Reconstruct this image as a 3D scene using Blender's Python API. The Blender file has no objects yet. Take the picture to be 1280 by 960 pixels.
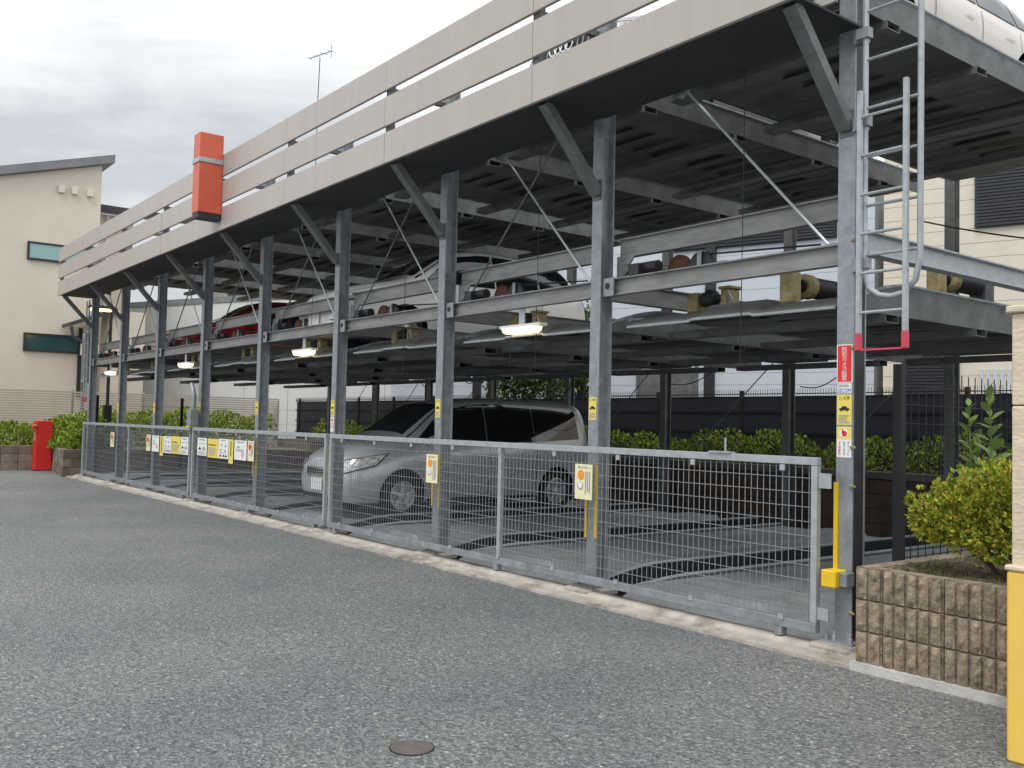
import bpy, bmesh, math, random
import numpy as np
from mathutils import Vector, Matrix
from mathutils.bvhtree import BVHTree

random.seed(7)
RNG = np.random.default_rng(11)
scene = bpy.context.scene
COL = scene.collection
R = math.radians

# ------------------------------------------------------------------ camera
F_PX, YAW, PITCH, ROLL = 1177.4412, -0.9132543, 0.0423673, 0.0226739
CAM = Vector((3.6667, -5.6843, 1.4853))
_f = Vector((math.sin(YAW)*math.cos(PITCH), math.cos(YAW)*math.cos(PITCH), math.sin(PITCH)))
_r0 = Vector((math.cos(YAW), -math.sin(YAW), 0)); _u0 = _r0.cross(_f)
_r = _r0*math.cos(ROLL) + _u0*math.sin(ROLL)
_u = -_r0*math.sin(ROLL) + _u0*math.cos(ROLL)
cd = bpy.data.cameras.new("camera"); cam = bpy.data.objects.new("camera", cd); COL.objects.link(cam)
cam.matrix_world = Matrix(((_r.x, _u.x, -_f.x, CAM.x), (_r.y, _u.y, -_f.y, CAM.y), (_r.z, _u.z, -_f.z, CAM.z), (0, 0, 0, 1)))
cd.sensor_width = 36; cd.lens = F_PX/1280*36; cd.clip_start = 0.05; cd.clip_end = 2000
scene.camera = cam

def ray(px): return _f + _r*((px[0]-640)/F_PX) - _u*((px[1]-480)/F_PX)
def onX(px, x): d = ray(px); return CAM + d*((x-CAM.x)/d.x)
def onY(px, y): d = ray(px); return CAM + d*((y-CAM.y)/d.y)
def onZ(px, z): d = ray(px); return CAM + d*((z-CAM.z)/d.z)
def onP(px, p, n): d = ray(px); return CAM + d*((p-CAM).dot(n)/d.dot(n))

# ------------------------------------------------------------------ world: overcast sky
SUN_EL, SUN_AZ = R(60), R(152)          # azimuth measured from +Y towards +X
w = bpy.data.worlds.new("World"); scene.world = w; w.use_nodes = True
nt = w.node_tree; nt.nodes.clear()
def N(tree, typ, **kw):
    n = tree.nodes.new(typ)
    for k, v in kw.items():
        setattr(n, k, v)
    return n
wo = N(nt, 'ShaderNodeOutputWorld'); bg = N(nt, 'ShaderNodeBackground')
sky = N(nt, 'ShaderNodeTexSky', sky_type='NISHITA', sun_disc=False)
sky.sun_elevation = SUN_EL; sky.sun_rotation = SUN_AZ
sky.dust_density = 3.0
tc = N(nt, 'ShaderNodeTexCoord')
mp = N(nt, 'ShaderNodeMapping'); mp.inputs['Scale'].default_value = (1, 1, 1.9); mp.inputs['Location'].default_value = (2.6, 0.7, 0.0)
nz = N(nt, 'ShaderNodeTexNoise'); nz.inputs['Scale'].default_value = 1.7; nz.inputs['Detail'].default_value = 7; nz.inputs['Roughness'].default_value = 0.58; nz.inputs['Distortion'].default_value = 0.45
rp = N(nt, 'ShaderNodeValToRGB')
rp.color_ramp.elements[0].position = 0.33; rp.color_ramp.elements[0].color = (5.0, 5.2, 5.45, 1)
rp.color_ramp.elements[1].position = 0.57; rp.color_ramp.elements[1].color = (10.7, 10.95, 11.2, 1)
mx = N(nt, 'ShaderNodeMixRGB'); mx.inputs[0].default_value = 0.93
nt.links.new(tc.outputs['Generated'], mp.inputs['Vector']); nt.links.new(mp.outputs[0], nz.inputs['Vector'])
nt.links.new(nz.outputs['Fac'], rp.inputs[0])
nt.links.new(sky.outputs[0], mx.inputs[1]); nt.links.new(rp.outputs[0], mx.inputs[2])
nt.links.new(mx.outputs[0], bg.inputs['Color']); bg.inputs['Strength'].default_value = 0.1
nt.links.new(bg.outputs[0], wo.inputs['Surface'])

sd = bpy.data.lights.new("sun", 'SUN'); sun = bpy.data.objects.new("sun", sd); COL.objects.link(sun)
sd.energy = 1.5; sd.angle = R(25); sd.color = (1.0, 0.97, 0.93)
sdir = Vector((math.sin(SUN_AZ)*math.cos(SUN_EL), math.cos(SUN_AZ)*math.cos(SUN_EL), math.sin(SUN_EL)))
sun.rotation_euler = sdir.to_track_quat('Z', 'Y').to_euler()
sun.location = (0, -10, 30)

scene.render.engine = 'CYCLES'
scene.view_settings.view_transform = 'Standard'; scene.view_settings.look = 'None'
scene.view_settings.exposure = 0.4; scene.view_settings.gamma = 1

# ------------------------------------------------------------------ materials
MATS = {}
def mat(name, col, rough=0.6, metal=0.0, var=0.0, vscale=6.0, bump=0.0, bscale=60.0, col2=None, stain=None, coat=0.0, spec=None, emit=None, estr=0.0, stretch=(1, 1, 1), sub=0.0):
    """procedural material: base colour broken up by two noises, optional stain colour and bump"""
    m = bpy.data.materials.new(name); m.use_nodes = True; t = m.node_tree
    b = t.nodes['Principled BSDF']
    b.inputs['Roughness'].default_value = rough; b.inputs['Metallic'].default_value = metal
    if coat: b.inputs['Coat Weight'].default_value = coat; b.inputs['Coat Roughness'].default_value = 0.06
    if spec is not None: b.inputs['Specular IOR Level'].default_value = spec
    if emit: b.inputs['Emission Color'].default_value = (*emit, 1); b.inputs['Emission Strength'].default_value = estr
    if sub: b.inputs['Subsurface Weight'].default_value = sub
    c = (*col, 1)
    b.inputs['Base Color'].default_value = c
    if var or stain or bump:
        co = N(t, 'ShaderNodeTexCoord'); mpn = N(t, 'ShaderNodeMapping'); mpn.inputs['Scale'].default_value = stretch
        t.links.new(co.outputs['Object'], mpn.inputs['Vector'])
    if var or stain:
        n1 = N(t, 'ShaderNodeTexNoise'); n1.inputs['Scale'].default_value = vscale; n1.inputs['Detail'].default_value = 6; n1.inputs['Roughness'].default_value = 0.65
        t.links.new(mpn.outputs[0], n1.inputs['Vector'])
        r1 = N(t, 'ShaderNodeValToRGB')
        lo = tuple(x*(1-var) for x in col); hi = tuple(min(1, x*(1+var)) for x in (col2 or col))
        r1.color_ramp.elements[0].position = 0.3; r1.color_ramp.elements[0].color = (*lo, 1)
        r1.color_ramp.elements[1].position = 0.7; r1.color_ramp.elements[1].color = (*hi, 1)
        t.links.new(n1.outputs['Fac'], r1.inputs[0])
        out = r1.outputs[0]
        if stain:
            sc, thr, ssc = stain
            n2 = N(t, 'ShaderNodeTexNoise'); n2.inputs['Scale'].default_value = ssc; n2.inputs['Detail'].default_value = 8; n2.inputs['Roughness'].default_value = 0.7
            t.links.new(mpn.outputs[0], n2.inputs['Vector'])
            r2 = N(t, 'ShaderNodeValToRGB'); r2.color_ramp.elements[0].position = thr; r2.color_ramp.elements[0].color = (0, 0, 0, 1)
            r2.color_ramp.elements[1].position = thr+0.16; r2.color_ramp.elements[1].color = (1, 1, 1, 1)
            t.links.new(n2.outputs['Fac'], r2.inputs[0])
            mm = N(t, 'ShaderNodeMixRGB'); mm.inputs[2].default_value = (*sc, 1)
            t.links.new(r2.outputs[0], mm.inputs[0]); t.links.new(out, mm.inputs[1]); out = mm.outputs[0]
        t.links.new(out, b.inputs['Base Color'])
    if bump:
        n3 = N(t, 'ShaderNodeTexNoise'); n3.inputs['Scale'].default_value = bscale; n3.inputs['Detail'].default_value = 5
        t.links.new(mpn.outputs[0], n3.inputs['Vector'])
        bp = N(t, 'ShaderNodeBump'); bp.inputs['Strength'].default_value = bump; bp.inputs['Distance'].default_value = 0.02
        t.links.new(n3.outputs['Fac'], bp.inputs['Height']); t.links.new(bp.outputs[0], b.inputs['Normal'])
    MATS[name] = m
    return m

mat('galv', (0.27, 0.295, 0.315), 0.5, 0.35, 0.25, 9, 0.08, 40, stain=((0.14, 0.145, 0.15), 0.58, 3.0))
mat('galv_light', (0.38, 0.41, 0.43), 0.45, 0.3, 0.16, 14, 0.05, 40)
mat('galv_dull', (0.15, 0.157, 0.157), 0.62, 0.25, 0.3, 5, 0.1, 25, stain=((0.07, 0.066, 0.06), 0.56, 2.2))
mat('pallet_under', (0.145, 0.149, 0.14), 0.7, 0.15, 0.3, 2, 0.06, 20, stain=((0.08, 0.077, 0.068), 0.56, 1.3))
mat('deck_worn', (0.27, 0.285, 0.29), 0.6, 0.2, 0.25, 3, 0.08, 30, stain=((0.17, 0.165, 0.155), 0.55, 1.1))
mat('beam_grey', (0.25, 0.255, 0.245), 0.6, 0.15, 0.25, 6, 0.06, 30, stain=((0.12, 0.112, 0.098), 0.58, 2.5), stretch=(0.5, 0.5, 2.2))
mat('fascia', (0.425, 0.388, 0.353), 0.42, 0.1, 0.05, 1.2, stain=((0.40, 0.363, 0.328), 0.58, 0.9), stretch=(5, 1, 0.3))
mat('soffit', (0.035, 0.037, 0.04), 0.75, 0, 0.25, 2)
mat('orange_red', (0.58, 0.105, 0.05), 0.45, 0, 0.08, 3)
mat('hydrant_red', (0.62, 0.025, 0.02), 0.42, 0, 0.06, 4)
mat('black', (0.012, 0.012, 0.013), 0.6)
mat('dark_steel', (0.03, 0.031, 0.034), 0.55, 0.2, 0.25, 8)
mat('rubber', (0.02, 0.02, 0.021), 0.8)
mat('rust', (0.11, 0.045, 0.022), 0.8, 0.1, 0.4, 14, 0.2, 60)
mat('motor_yellow', (0.33, 0.27, 0.13), 0.6, 0.1, 0.35, 10, stain=((0.15, 0.11, 0.05), 0.55, 7))
mat('yellow', (0.78, 0.52, 0.02), 0.5, 0, 0.06, 8)
mat('pad_yellow', (0.80, 0.53, 0.10), 0.62, 0, 0.05, 3, 0.04, 15)
mat('sign_yellow', (0.78, 0.64, 0.12), 0.5, 0, 0.05, 30)
mat('sign_cream', (0.80, 0.75, 0.48), 0.5, 0, 0.03, 20)
mat('sign_white', (0.78, 0.79, 0.78), 0.5, 0, 0.03, 20)
mat('sign_red', (0.72, 0.02, 0.02), 0.45)
mat('sign_blue', (0.03, 0.08, 0.42), 0.5)
mat('sign_orange', (0.85, 0.30, 0.03), 0.5)
mat('print_black', (0.015, 0.015, 0.015), 0.6)
mat('print_grey', (0.35, 0.35, 0.36), 0.6)
mat('print_pink', (0.75, 0.35, 0.36), 0.6)
mat('plate_white', (0.82, 0.82, 0.82), 0.45)
mat('red_tip', (0.55, 0.05, 0.09), 0.5)
mat('concrete', (0.42, 0.39, 0.345), 0.9, 0, 0.25, 5, 0.35, 45, stain=((0.19, 0.165, 0.135), 0.50, 2.3))
mat('concrete_light', (0.50, 0.49, 0.46), 0.9, 0, 0.18, 8, 0.3, 50, stain=((0.28, 0.26, 0.23), 0.58, 5))
mat('pit', (0.12, 0.115, 0.105), 0.9, 0, 0.3, 1.5)
mat('block_brown', (0.215, 0.17, 0.12), 0.95, 0, 0.38, 16, 0.6, 45, col2=(0.30, 0.24, 0.175), stain=((0.36, 0.31, 0.25), 0.62, 42))
mat('block_brown_2', (0.172, 0.136, 0.096), 0.95, 0, 0.38, 16, 0.6, 45, col2=(0.30, 0.24, 0.175), stain=((0.36, 0.31, 0.25), 0.62, 42))
mat('block_brown_3', (0.254, 0.201, 0.142), 0.95, 0, 0.38, 16, 0.6, 45, col2=(0.30, 0.24, 0.175), stain=((0.36, 0.31, 0.25), 0.62, 42))
mat('block_old', (0.19, 0.155, 0.12), 0.95, 0, 0.35, 5, 0.7, 30, stain=((0.08, 0.07, 0.055), 0.52, 2.4))
mat('block_old_2', (0.152, 0.124, 0.096), 0.95, 0, 0.35, 5, 0.7, 30, stain=((0.08, 0.07, 0.055), 0.52, 2.4))
mat('block_old_3', (0.224, 0.183, 0.142), 0.95, 0, 0.35, 5, 0.7, 30, stain=((0.08, 0.07, 0.055), 0.52, 2.4))
mat('wall_dark_brown', (0.085, 0.062, 0.047), 0.95, 0, 0.4, 3, 0.5, 25)
mat('cream_render', (0.70, 0.625, 0.52), 0.85, 0, 0.05, 0.7, 0.12, 120, stain=((0.64, 0.57, 0.47), 0.58, 0.5))
mat('cream_siding', (0.70, 0.64, 0.53), 0.75, 0, 0.05, 2)
mat('white_siding', (0.56, 0.60, 0.66), 0.6, 0, 0.04, 2)
mat('grey_siding', (0.66, 0.67, 0.67), 0.7, 0, 0.05, 0.8, stretch=(1, 1, 0.25))
mat('tan_render', (0.50, 0.44, 0.37), 0.85, 0, 0.1, 1)
mat('roof_grey', (0.20, 0.20, 0.21), 0.6, 0.1, 0.15, 2)
mat('roof_dark', (0.05, 0.05, 0.055), 0.6, 0.1, 0.2, 2)
mat('louver', (0.035, 0.038, 0.045), 0.5, 0.2, 0.2, 4)
mat('slat_tan', (0.44, 0.39, 0.33), 0.7, 0, 0.12, 3, stretch=(4, 0.5, 4))
mat('fence_black', (0.012, 0.013, 0.016), 0.6, 0.1, 0.3, 2)
mat('fence_sheet', (0.016, 0.018, 0.025), 0.75, 0, 0.35, 0.6)
mat('pillar_stone', (0.62, 0.53, 0.40), 0.85, 0, 0.12, 6, 0.35, 26, stain=((0.55, 0.44, 0.31), 0.56, 3), stretch=(1, 1, 2.5))
mat('soil', (0.09, 0.065, 0.04), 1.0, 0, 0.45, 18, 0.8, 40, col2=(0.16, 0.13, 0.08))
mat('bark', (0.07, 0.052, 0.038), 0.95, 0, 0.35, 12, 0.6, 40)
mat('iron_lid', (0.135, 0.12, 0.112), 0.72, 0.3, 0.2, 12, 0.2, 60)
mat('chrome', (0.72, 0.73, 0.74), 0.14, 1.0)
mat('alloy', (0.62, 0.62, 0.63), 0.3, 0.4)
mat('wire', (0.30, 0.32, 0.34), 0.5, 0.4)
mat('cable', (0.02, 0.02, 0.02), 0.6)
mat('rod', (0.55, 0.57, 0.58), 0.4, 0.5, 0.1, 10)
mat('fixture_white', (0.72, 0.72, 0.70), 0.5)
mat('lamp_glow', (0.9, 0.85, 0.7), 0.4, emit=(1.0, 0.80, 0.42), estr=2.3)
mat('street_glow', (0.9, 0.7, 0.4), 0.4, emit=(1.0, 0.55, 0.14), estr=9.0)
mat('car_glass', (0.012, 0.015, 0.019), 0.03, 0, spec=0.9)
mat('window_teal', (0.24, 0.40, 0.40), 0.12, 0, 0.06, 0.6, spec=0.8)
mat('window_dark_teal', (0.035, 0.085, 0.095), 0.12, 0, 0.1, 0.6, spec=0.7)
mat('headlight', (0.60, 0.57, 0.46), 0.12, 0.1, 0.75, 17, coat=1.0, col2=(0.95, 0.92, 0.80))
mat('amber', (0.6, 0.22, 0.02), 0.2)
mat('paint_silver', (0.56, 0.585, 0.615), 0.28, 0.35, coat=1.0)
mat('paint_white', (0.83, 0.84, 0.83), 0.28, 0.0, coat=1.0)
mat('paint_red', (0.22, 0.010, 0.016), 0.28, 0.2, coat=1.0)
mat('paint_cream', (0.62, 0.57, 0.50), 0.3, 0.0, coat=1.0)
mat('paint_light', (0.46, 0.47, 0.48), 0.3, 0.5, coat=1.0)
mat('paint_dark', (0.025, 0.028, 0.035), 0.25, 0.2, coat=1.0)
mat('paint_blue', (0.03, 0.06, 0.16), 0.25, 0.2, coat=1.0)

def asphalt():
    m = bpy.data.materials.new('asphalt'); m.use_nodes = True; t = m.node_tree; b = t.nodes['Principled BSDF']
    co = N(t, 'ShaderNodeTexCoord')
    v = N(t, 'ShaderNodeTexVoronoi'); v.inputs['Scale'].default_value = 74
    t.links.new(co.outputs['Object'], v.inputs['Vector'])
    n0 = N(t, 'ShaderNodeTexNoise'); n0.inputs['Scale'].default_value = 0.55; n0.inputs['Detail'].default_value = 5
    n1 = N(t, 'ShaderNodeTexNoise'); n1.inputs['Scale'].default_value = 30; n1.inputs['Detail'].default_value = 6; n1.inputs['Roughness'].default_value = 0.75
    for q in (n0, n1): t.links.new(co.outputs['Object'], q.inputs['Vector'])
    sep = N(t, 'ShaderNodeSeparateColor'); t.links.new(v.outputs['Color'], sep.inputs[0])
    ra = N(t, 'ShaderNodeValToRGB')      # stone by stone
    ra.color_ramp.elements[0].position = 0.0; ra.color_ramp.elements[0].color = (0.092, 0.099, 0.103, 1)
    e = ra.color_ramp.elements.new(0.75); e.color = (0.225, 0.235, 0.238, 1)
    e = ra.color_ramp.elements.new(0.975); e.color = (0.29, 0.30, 0.30, 1)
    ra.color_ramp.elements[-1].position = 0.996; ra.color_ramp.elements[-1].color = (0.50, 0.50, 0.48, 1)
    t.links.new(sep.outputs[0], ra.inputs[0])
    rb = N(t, 'ShaderNodeValToRGB')
    rb.color_ramp.elements[0].position = 0.32; rb.color_ramp.elements[0].color = (0.55, 0.56, 0.57, 1)
    rb.color_ramp.elements[1].position = 0.68; rb.color_ramp.elements[1].color = (1.42, 1.41, 1.39, 1)
    t.links.new(n1.outputs['Fac'], rb.inputs[0])
    rc = N(t, 'ShaderNodeValToRGB')
    rc.color_ramp.elements[0].position = 0.35; rc.color_ramp.elements[0].color = (0.84, 0.85, 0.87, 1)
    rc.color_ramp.elements[1].position = 0.65; rc.color_ramp.elements[1].color = (1.10, 1.10, 1.06, 1)
    t.links.new(n0.outputs['Fac'], rc.inputs[0])
    m1 = N(t, 'ShaderNodeMixRGB', blend_type='MULTIPLY'); m1.inputs[0].default_value = 1
    m2 = N(t, 'ShaderNodeMixRGB', blend_type='MULTIPLY'); m2.inputs[0].default_value = 1
    t.links.new(ra.outputs[0], m1.inputs[1]); t.links.new(rb.outputs[0], m1.inputs[2])
    t.links.new(m1.outputs[0], m2.inputs[1]); t.links.new(rc.outputs[0], m2.inputs[2])
    t.links.new(m2.outputs[0], b.inputs['Base Color'])
    b.inputs['Roughness'].default_value = 0.6
    bp = N(t, 'ShaderNodeBump'); bp.inputs['Strength'].default_value = 0.9; bp.inputs['Distance'].default_value = 0.012
    ad = N(t, 'ShaderNodeMath', operation='ADD'); t.links.new(n1.outputs['Fac'], ad.inputs[0]); t.links.new(v.outputs['Distance'], ad.inputs[1])
    t.links.new(ad.outputs[0], bp.inputs['Height']); t.links.new(bp.outputs[0], b.inputs['Normal'])
    MATS['asphalt'] = m
asphalt()

def leafmat(name, cols):
    m = bpy.data.materials.new(name); m.use_nodes = True; t = m.node_tree; b = t.nodes['Principled BSDF']
    g = N(t, 'ShaderNodeNewGeometry'); r = N(t, 'ShaderNodeValToRGB')
    els = r.color_ramp.elements
    for i, c in enumerate(cols):
        p = i/(len(cols)-1)
        e = els[0] if i == 0 else (els[-1] if i == len(cols)-1 else els.new(p))
        e.position = p; e.color = (*c, 1)
    t.links.new(g.outputs['Random Per Island'], r.inputs[0]); t.links.new(r.outputs[0], b.inputs['Base Color'])
    b.inputs['Roughness'].default_value = 0.5
    b.inputs['Specular IOR Level'].default_value = 0.35
    tr = N(t, 'ShaderNodeBsdfTranslucent'); t.links.new(r.outputs[0], tr.inputs['Color'])
    mxs = N(t, 'ShaderNodeMixShader'); mxs.inputs[0].default_value = 0.25
    o = t.nodes['Material Output']
    t.links.new(b.outputs[0], mxs.inputs[1]); t.links.new(tr.outputs[0], mxs.inputs[2]); t.links.new(mxs.outputs[0], o.inputs['Surface'])
    MATS[name] = m
leafmat('leaf_azalea', [(0.12, 0.19, 0.02), (0.27, 0.36, 0.04), (0.40, 0.47, 0.06), (0.56, 0.56, 0.08), (0.48, 0.30, 0.06)])
leafmat('leaf_hedge', [(0.03, 0.06, 0.010), (0.075, 0.125, 0.018), (0.14, 0.20, 0.028), (0.23, 0.29, 0.04)])
leafmat('leaf_bright', [(0.07, 0.12, 0.014), (0.17, 0.25, 0.028), (0.29, 0.37, 0.045), (0.42, 0.46, 0.07)])
leafmat('leaf_tree', [(0.03, 0.055, 0.012), (0.07, 0.11, 0.025), (0.13, 0.18, 0.045)])
leafmat('leaf_broad', [(0.09, 0.16, 0.06), (0.17, 0.26, 0.08), (0.26, 0.34, 0.08)])
leafmat('leaf_grass', [(0.07, 0.08, 0.025), (0.15, 0.15, 0.06), (0.10, 0.14, 0.04)])

# ------------------------------------------------------------------ builders
ORG = {}
def reg(o, org): ORG[o.name] = Vector(org)
def thing(name, label, cat, loc, group=None):
    o = bpy.data.objects.new(name, None); COL.objects.link(o); o.empty_display_size = 0.2
    o.location = loc; o['label'] = label; o['category'] = cat
    if group: o['group'] = group
    reg(o, loc)
    return o
def tag(o, label, cat, group=None):
    o['label'] = label; o['category'] = cat
    if group: o['group'] = group
    return o

class MB:
    def __init__(s): s.v = []; s.f = []; s.sm = False
    def add(s, vs, fs):
        k = len(s.v); s.v += [tuple(x) for x in vs]; s.f += [tuple(i+k for i in f) for f in fs]; return s
    def box(s, x0, x1, y0, y1, z0, z1):
        vs = [(x, y, z) for x in (x0, x1) for y in (y0, y1) for z in (z0, z1)]
        return s.add(vs, [(0, 1, 3, 2), (4, 6, 7, 5), (0, 4, 5, 1), (2, 3, 7, 6), (0, 2, 6, 4), (1, 5, 7, 3)])
    def cham(s, x0, x1, y0, y1, z0, z1, c):
        """box with chamfered edges"""
        bm = bmesh.new(); bmesh.ops.create_cube(bm, size=1)
        for v in bm.verts: v.co = Vector((x0 if v.co.x < 0 else x1, y0 if v.co.y < 0 else y1, z0 if v.co.z < 0 else z1))
        bmesh.ops.bevel(bm, geom=bm.edges[:], offset=c, segments=1, affect='EDGES')
        bm.verts.index_update()
        s.add([v.co[:] for v in bm.verts], [[v.index for v in f.verts] for f in bm.faces]); bm.free(); return s
    def obox(s, c, ax, ay, az):
        """box from centre and three half-axis vectors"""
        c = Vector(c); vs = [c + ax*i + ay*j + az*k for i in (-1, 1) for j in (-1, 1) for k in (-1, 1)]
        return s.add(vs, [(0, 1, 3, 2), (4, 6, 7, 5), (0, 4, 5, 1), (2, 3, 7, 6), (0, 2, 6, 4), (1, 5, 7, 3)])
    def bar(s, a, b, w, h, up=Vector((0, 0, 1))):
        a = Vector(a); b = Vector(b); d = b-a; L = d.length; d.normalize()
        sd_ = d.cross(up).normalized(); u2 = sd_.cross(d).normalized()
        return s.obox((a+b)/2, d*L/2, sd_*w/2, u2*h/2)
    def ibeam(s, a, b, wf, h, t=0.009, tf=0.011, up=Vector((0, 0, 1))):
        a = Vector(a); b = Vector(b); d = (b-a).normalized(); sd_ = d.cross(up).normalized(); u2 = sd_.cross(d).normalized()
        off = u2*(h/2-tf/2)
        s.bar(a+off, b+off, wf, tf, up); s.bar(a-off, b-off, wf, tf, up)
        return s.bar(a, b, t, h-2*tf, up)
    def tube(s, pts, r, n=8, cap=True):
        pts = [Vector(p) for p in pts]; rings = []; prev = None
        k = len(s.v)
        for i, p in enumerate(pts):
            d = (pts[min(i+1, len(pts)-1)] - pts[max(i-1, 0)]).normalized()
            if prev is None:
                prev = d.orthogonal().normalized()
            a = (prev - d*prev.dot(d)).normalized(); prev = a; b = d.cross(a)
            rr = r[i] if isinstance(r, (list, tuple)) else r
            for j in range(n):
                th = 2*math.pi*j/n; s.v.append(tuple(p + a*math.cos(th)*rr + b*math.sin(th)*rr))
        for i in range(len(pts)-1):
            for j in range(n):
                s.f.append((k+i*n+j, k+i*n+(j+1) % n, k+(i+1)*n+(j+1) % n, k+(i+1)*n+j))
        if cap:
            s.f.append(tuple(k+j for j in reversed(range(n)))); e = k+(len(pts)-1)*n; s.f.append(tuple(e+j for j in range(n)))
        s.sm = True
        return s
    def lathe(s, prof, c, axis, n=24, cap=True):
        """prof: list of (radius, along) turned about axis through c"""
        c = Vector(c); ax = Vector(axis).normalized(); a = ax.orthogonal().normalized(); b = ax.cross(a); k = len(s.v)
        for (r, h) in prof:
            for j in range(n):
                th = 2*math.pi*j/n; s.v.append(tuple(c + ax*h + a*math.cos(th)*r + b*math.sin(th)*r))
        for i in range(len(prof)-1):
            for j in range(n):
                s.f.append((k+i*n+j, k+i*n+(j+1) % n, k+(i+1)*n+(j+1) % n, k+(i+1)*n+j))
        if cap:
            s.f.append(tuple(k+j for j in reversed(range(n)))); e = k+(len(prof)-1)*n; s.f.append(tuple(e+j for j in range(n)))
        return s
    def disc(s, c, r, y, n=20):      # flat print disc facing -Y
        k = len(s.v)
        s.v += [(c[0]+r*math.cos(2*math.pi*j/n), y, c[1]+r*math.sin(2*math.pi*j/n)) for j in range(n)]
        s.f.append(tuple(k+j for j in range(n))); return s
    def rect(s, x0, x1, z0, z1, y):
        return s.add([(x0, y, z0), (x1, y, z0), (x1, y, z1), (x0, y, z1)], [(0, 1, 2, 3)])
    def poly(s, pts, t0, t1, axis='x'):
        """prism: polygon pts in the other two axes extruded along axis from t0 to t1"""
        n = len(pts)
        def P(p, t): return {'x': (t, p[0], p[1]), 'y': (p[0], t, p[1]), 'z': (p[0], p[1], t)}[axis]
        vs = [P(p, t0) for p in pts] + [P(p, t1) for p in pts]
        fs = [tuple(range(n))[::-1], tuple(range(n, 2*n))] + [(i, (i+1) % n, n+(i+1) % n, n+i) for i in range(n)]
        return s.add(vs, fs)
    def build(s, name, m, parent=None, smooth=False, kind=None, org=None):
        o0 = Vector(org) if org is not None else (ORG[parent.name] if parent else Vector((0, 0, 0)))
        me = bpy.data.meshes.new(name)
        me.from_pydata([(x-o0.x, y-o0.y, z-o0.z) for x, y, z in s.v], [], s.f)
        bm = bmesh.new(); bm.from_mesh(me); bmesh.ops.recalc_face_normals(bm, faces=bm.faces); bm.to_mesh(me); bm.free()
        me.materials.append(MATS[m])
        o = bpy.data.objects.new(name, me); COL.objects.link(o)
        if parent: o.parent = parent
        else: o.location = o0
        reg(o, o0)
        if smooth or s.sm:
            me.shade_smooth(); me.set_sharp_from_angle(angle=R(40))
        if kind: o['kind'] = kind
        return o

def shared(proto, name, loc, parent, m=None):
    """another object with the same mesh, placed at a world position under parent"""
    o = proto.copy(); o.name = name; COL.objects.link(o); o.parent = parent
    o.location = Vector(loc) - (ORG[parent.name] if parent else Vector())
    return o
def copy_tree(o, loc, parent=None):
    c = o.copy(); COL.objects.link(c); c.parent = parent
    if parent is None: c.location = loc; reg(c, loc)
    for ch in o.children: copy_tree(ch, None, c)
    return c
def structure(o): o['kind'] = 'structure'; return o

def text_part(body, m, parent, x, z, y, w=None, h=None, vertical=False):
    """flat lettering facing -Y, centred on (x, z)"""
    cu = bpy.data.curves.new('txt', 'FONT'); cu.body = '\n'.join(body) if vertical else body
    cu.align_x = 'CENTER'; cu.space_line = 0.92; cu.resolution_u = 2
    to = bpy.data.objects.new('txt', cu); COL.objects.link(to)
    me = bpy.data.meshes.new_from_object(to.evaluated_get(bpy.context.evaluated_depsgraph_get()))
    bpy.data.objects.remove(to); bpy.data.curves.remove(cu)
    co = np.array([v.co[:] for v in me.vertices])
    lo, hi = co.min(0), co.max(0); sz = hi-lo; c = (lo+hi)/2
    k = min((w/sz[0]) if w else 9e9, (h/sz[1]) if h else 9e9)
    kx = w/sz[0] if (w and h) else k; kz = h/sz[1] if (w and h) else k
    o0 = ORG[parent.name]
    for v in me.vertices:
        p = v.co; v.co = Vector((x+(p.x-c[0])*kx-o0.x, y-o0.y, z+(p.y-c[1])*kz-o0.z))
    me.materials.clear(); me.materials.append(MATS[m]); me.name = 'lettering'
    o = bpy.data.objects.new('lettering', me); COL.objects.link(o); o.parent = parent; reg(o, o0)
    return o

def leaves(name, pts, nrm, size, m, parent, spread=0.9, aspect=0.45, kind=None, rosette=1):
    """many small folded leaves at pts, leaning along nrm"""
    pts = np.repeat(np.asarray(pts, float), rosette, 0); nrm = np.repeat(np.asarray(nrm, float), rosette, 0)
    n = len(pts)
    d = nrm + RNG.normal(0, spread, (n, 3)); d /= np.linalg.norm(d, axis=1)[:, None]+1e-9
    q = RNG.normal(0, 1, (n, 3)); sdv = np.cross(d, q); sdv /= np.linalg.norm(sdv, axis=1)[:, None]+1e-9
    up = np.cross(sdv, d)
    L = size*RNG.uniform(0.7, 1.3, n)[:, None]
    a = pts; mid = pts + d*L*0.5
    l_ = mid + sdv*L*aspect/1.6 + up*L*0.10; r_ = mid - sdv*L*aspect/1.6 + up*L*0.10; tip = pts + d*L
    V = np.stack([a, l_, tip, r_], 1).reshape(-1, 3)
    o0 = np.array(ORG[parent.name]) if parent else np.zeros(3)
    V = V - o0
    k = np.arange(n)*4
    F = np.concatenate([np.stack([k, k+1, k+2], 1), np.stack([k, k+2, k+3], 1)], 0)
    me = bpy.data.meshes.new(name); me.vertices.add(len(V)); me.vertices.foreach_set('co', V.ravel())
    me.loops.add(F.size); me.loops.foreach_set('vertex_index', F.ravel().astype(np.int32))
    me.polygons.add(len(F)); me.polygons.foreach_set('loop_start', (np.arange(len(F))*3).astype(np.int32))
    me.update(calc_edges=True); me.validate(); me.materials.append(MATS[m])
    o = bpy.data.objects.new(name, me); COL.objects.link(o); o.parent = parent; reg(o, o0)
    if kind: o['kind'] = kind
    return o

def noise3(p, s, ph):
    return (np.sin(p[:, 0]*s+ph)+np.sin(p[:, 1]*s*1.3+ph*2.1)+np.sin(p[:, 2]*s*1.1+ph*0.7)+np.sin((p[:, 0]+p[:, 1])*s*2.3+ph*3)*0.6)/3.6

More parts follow.
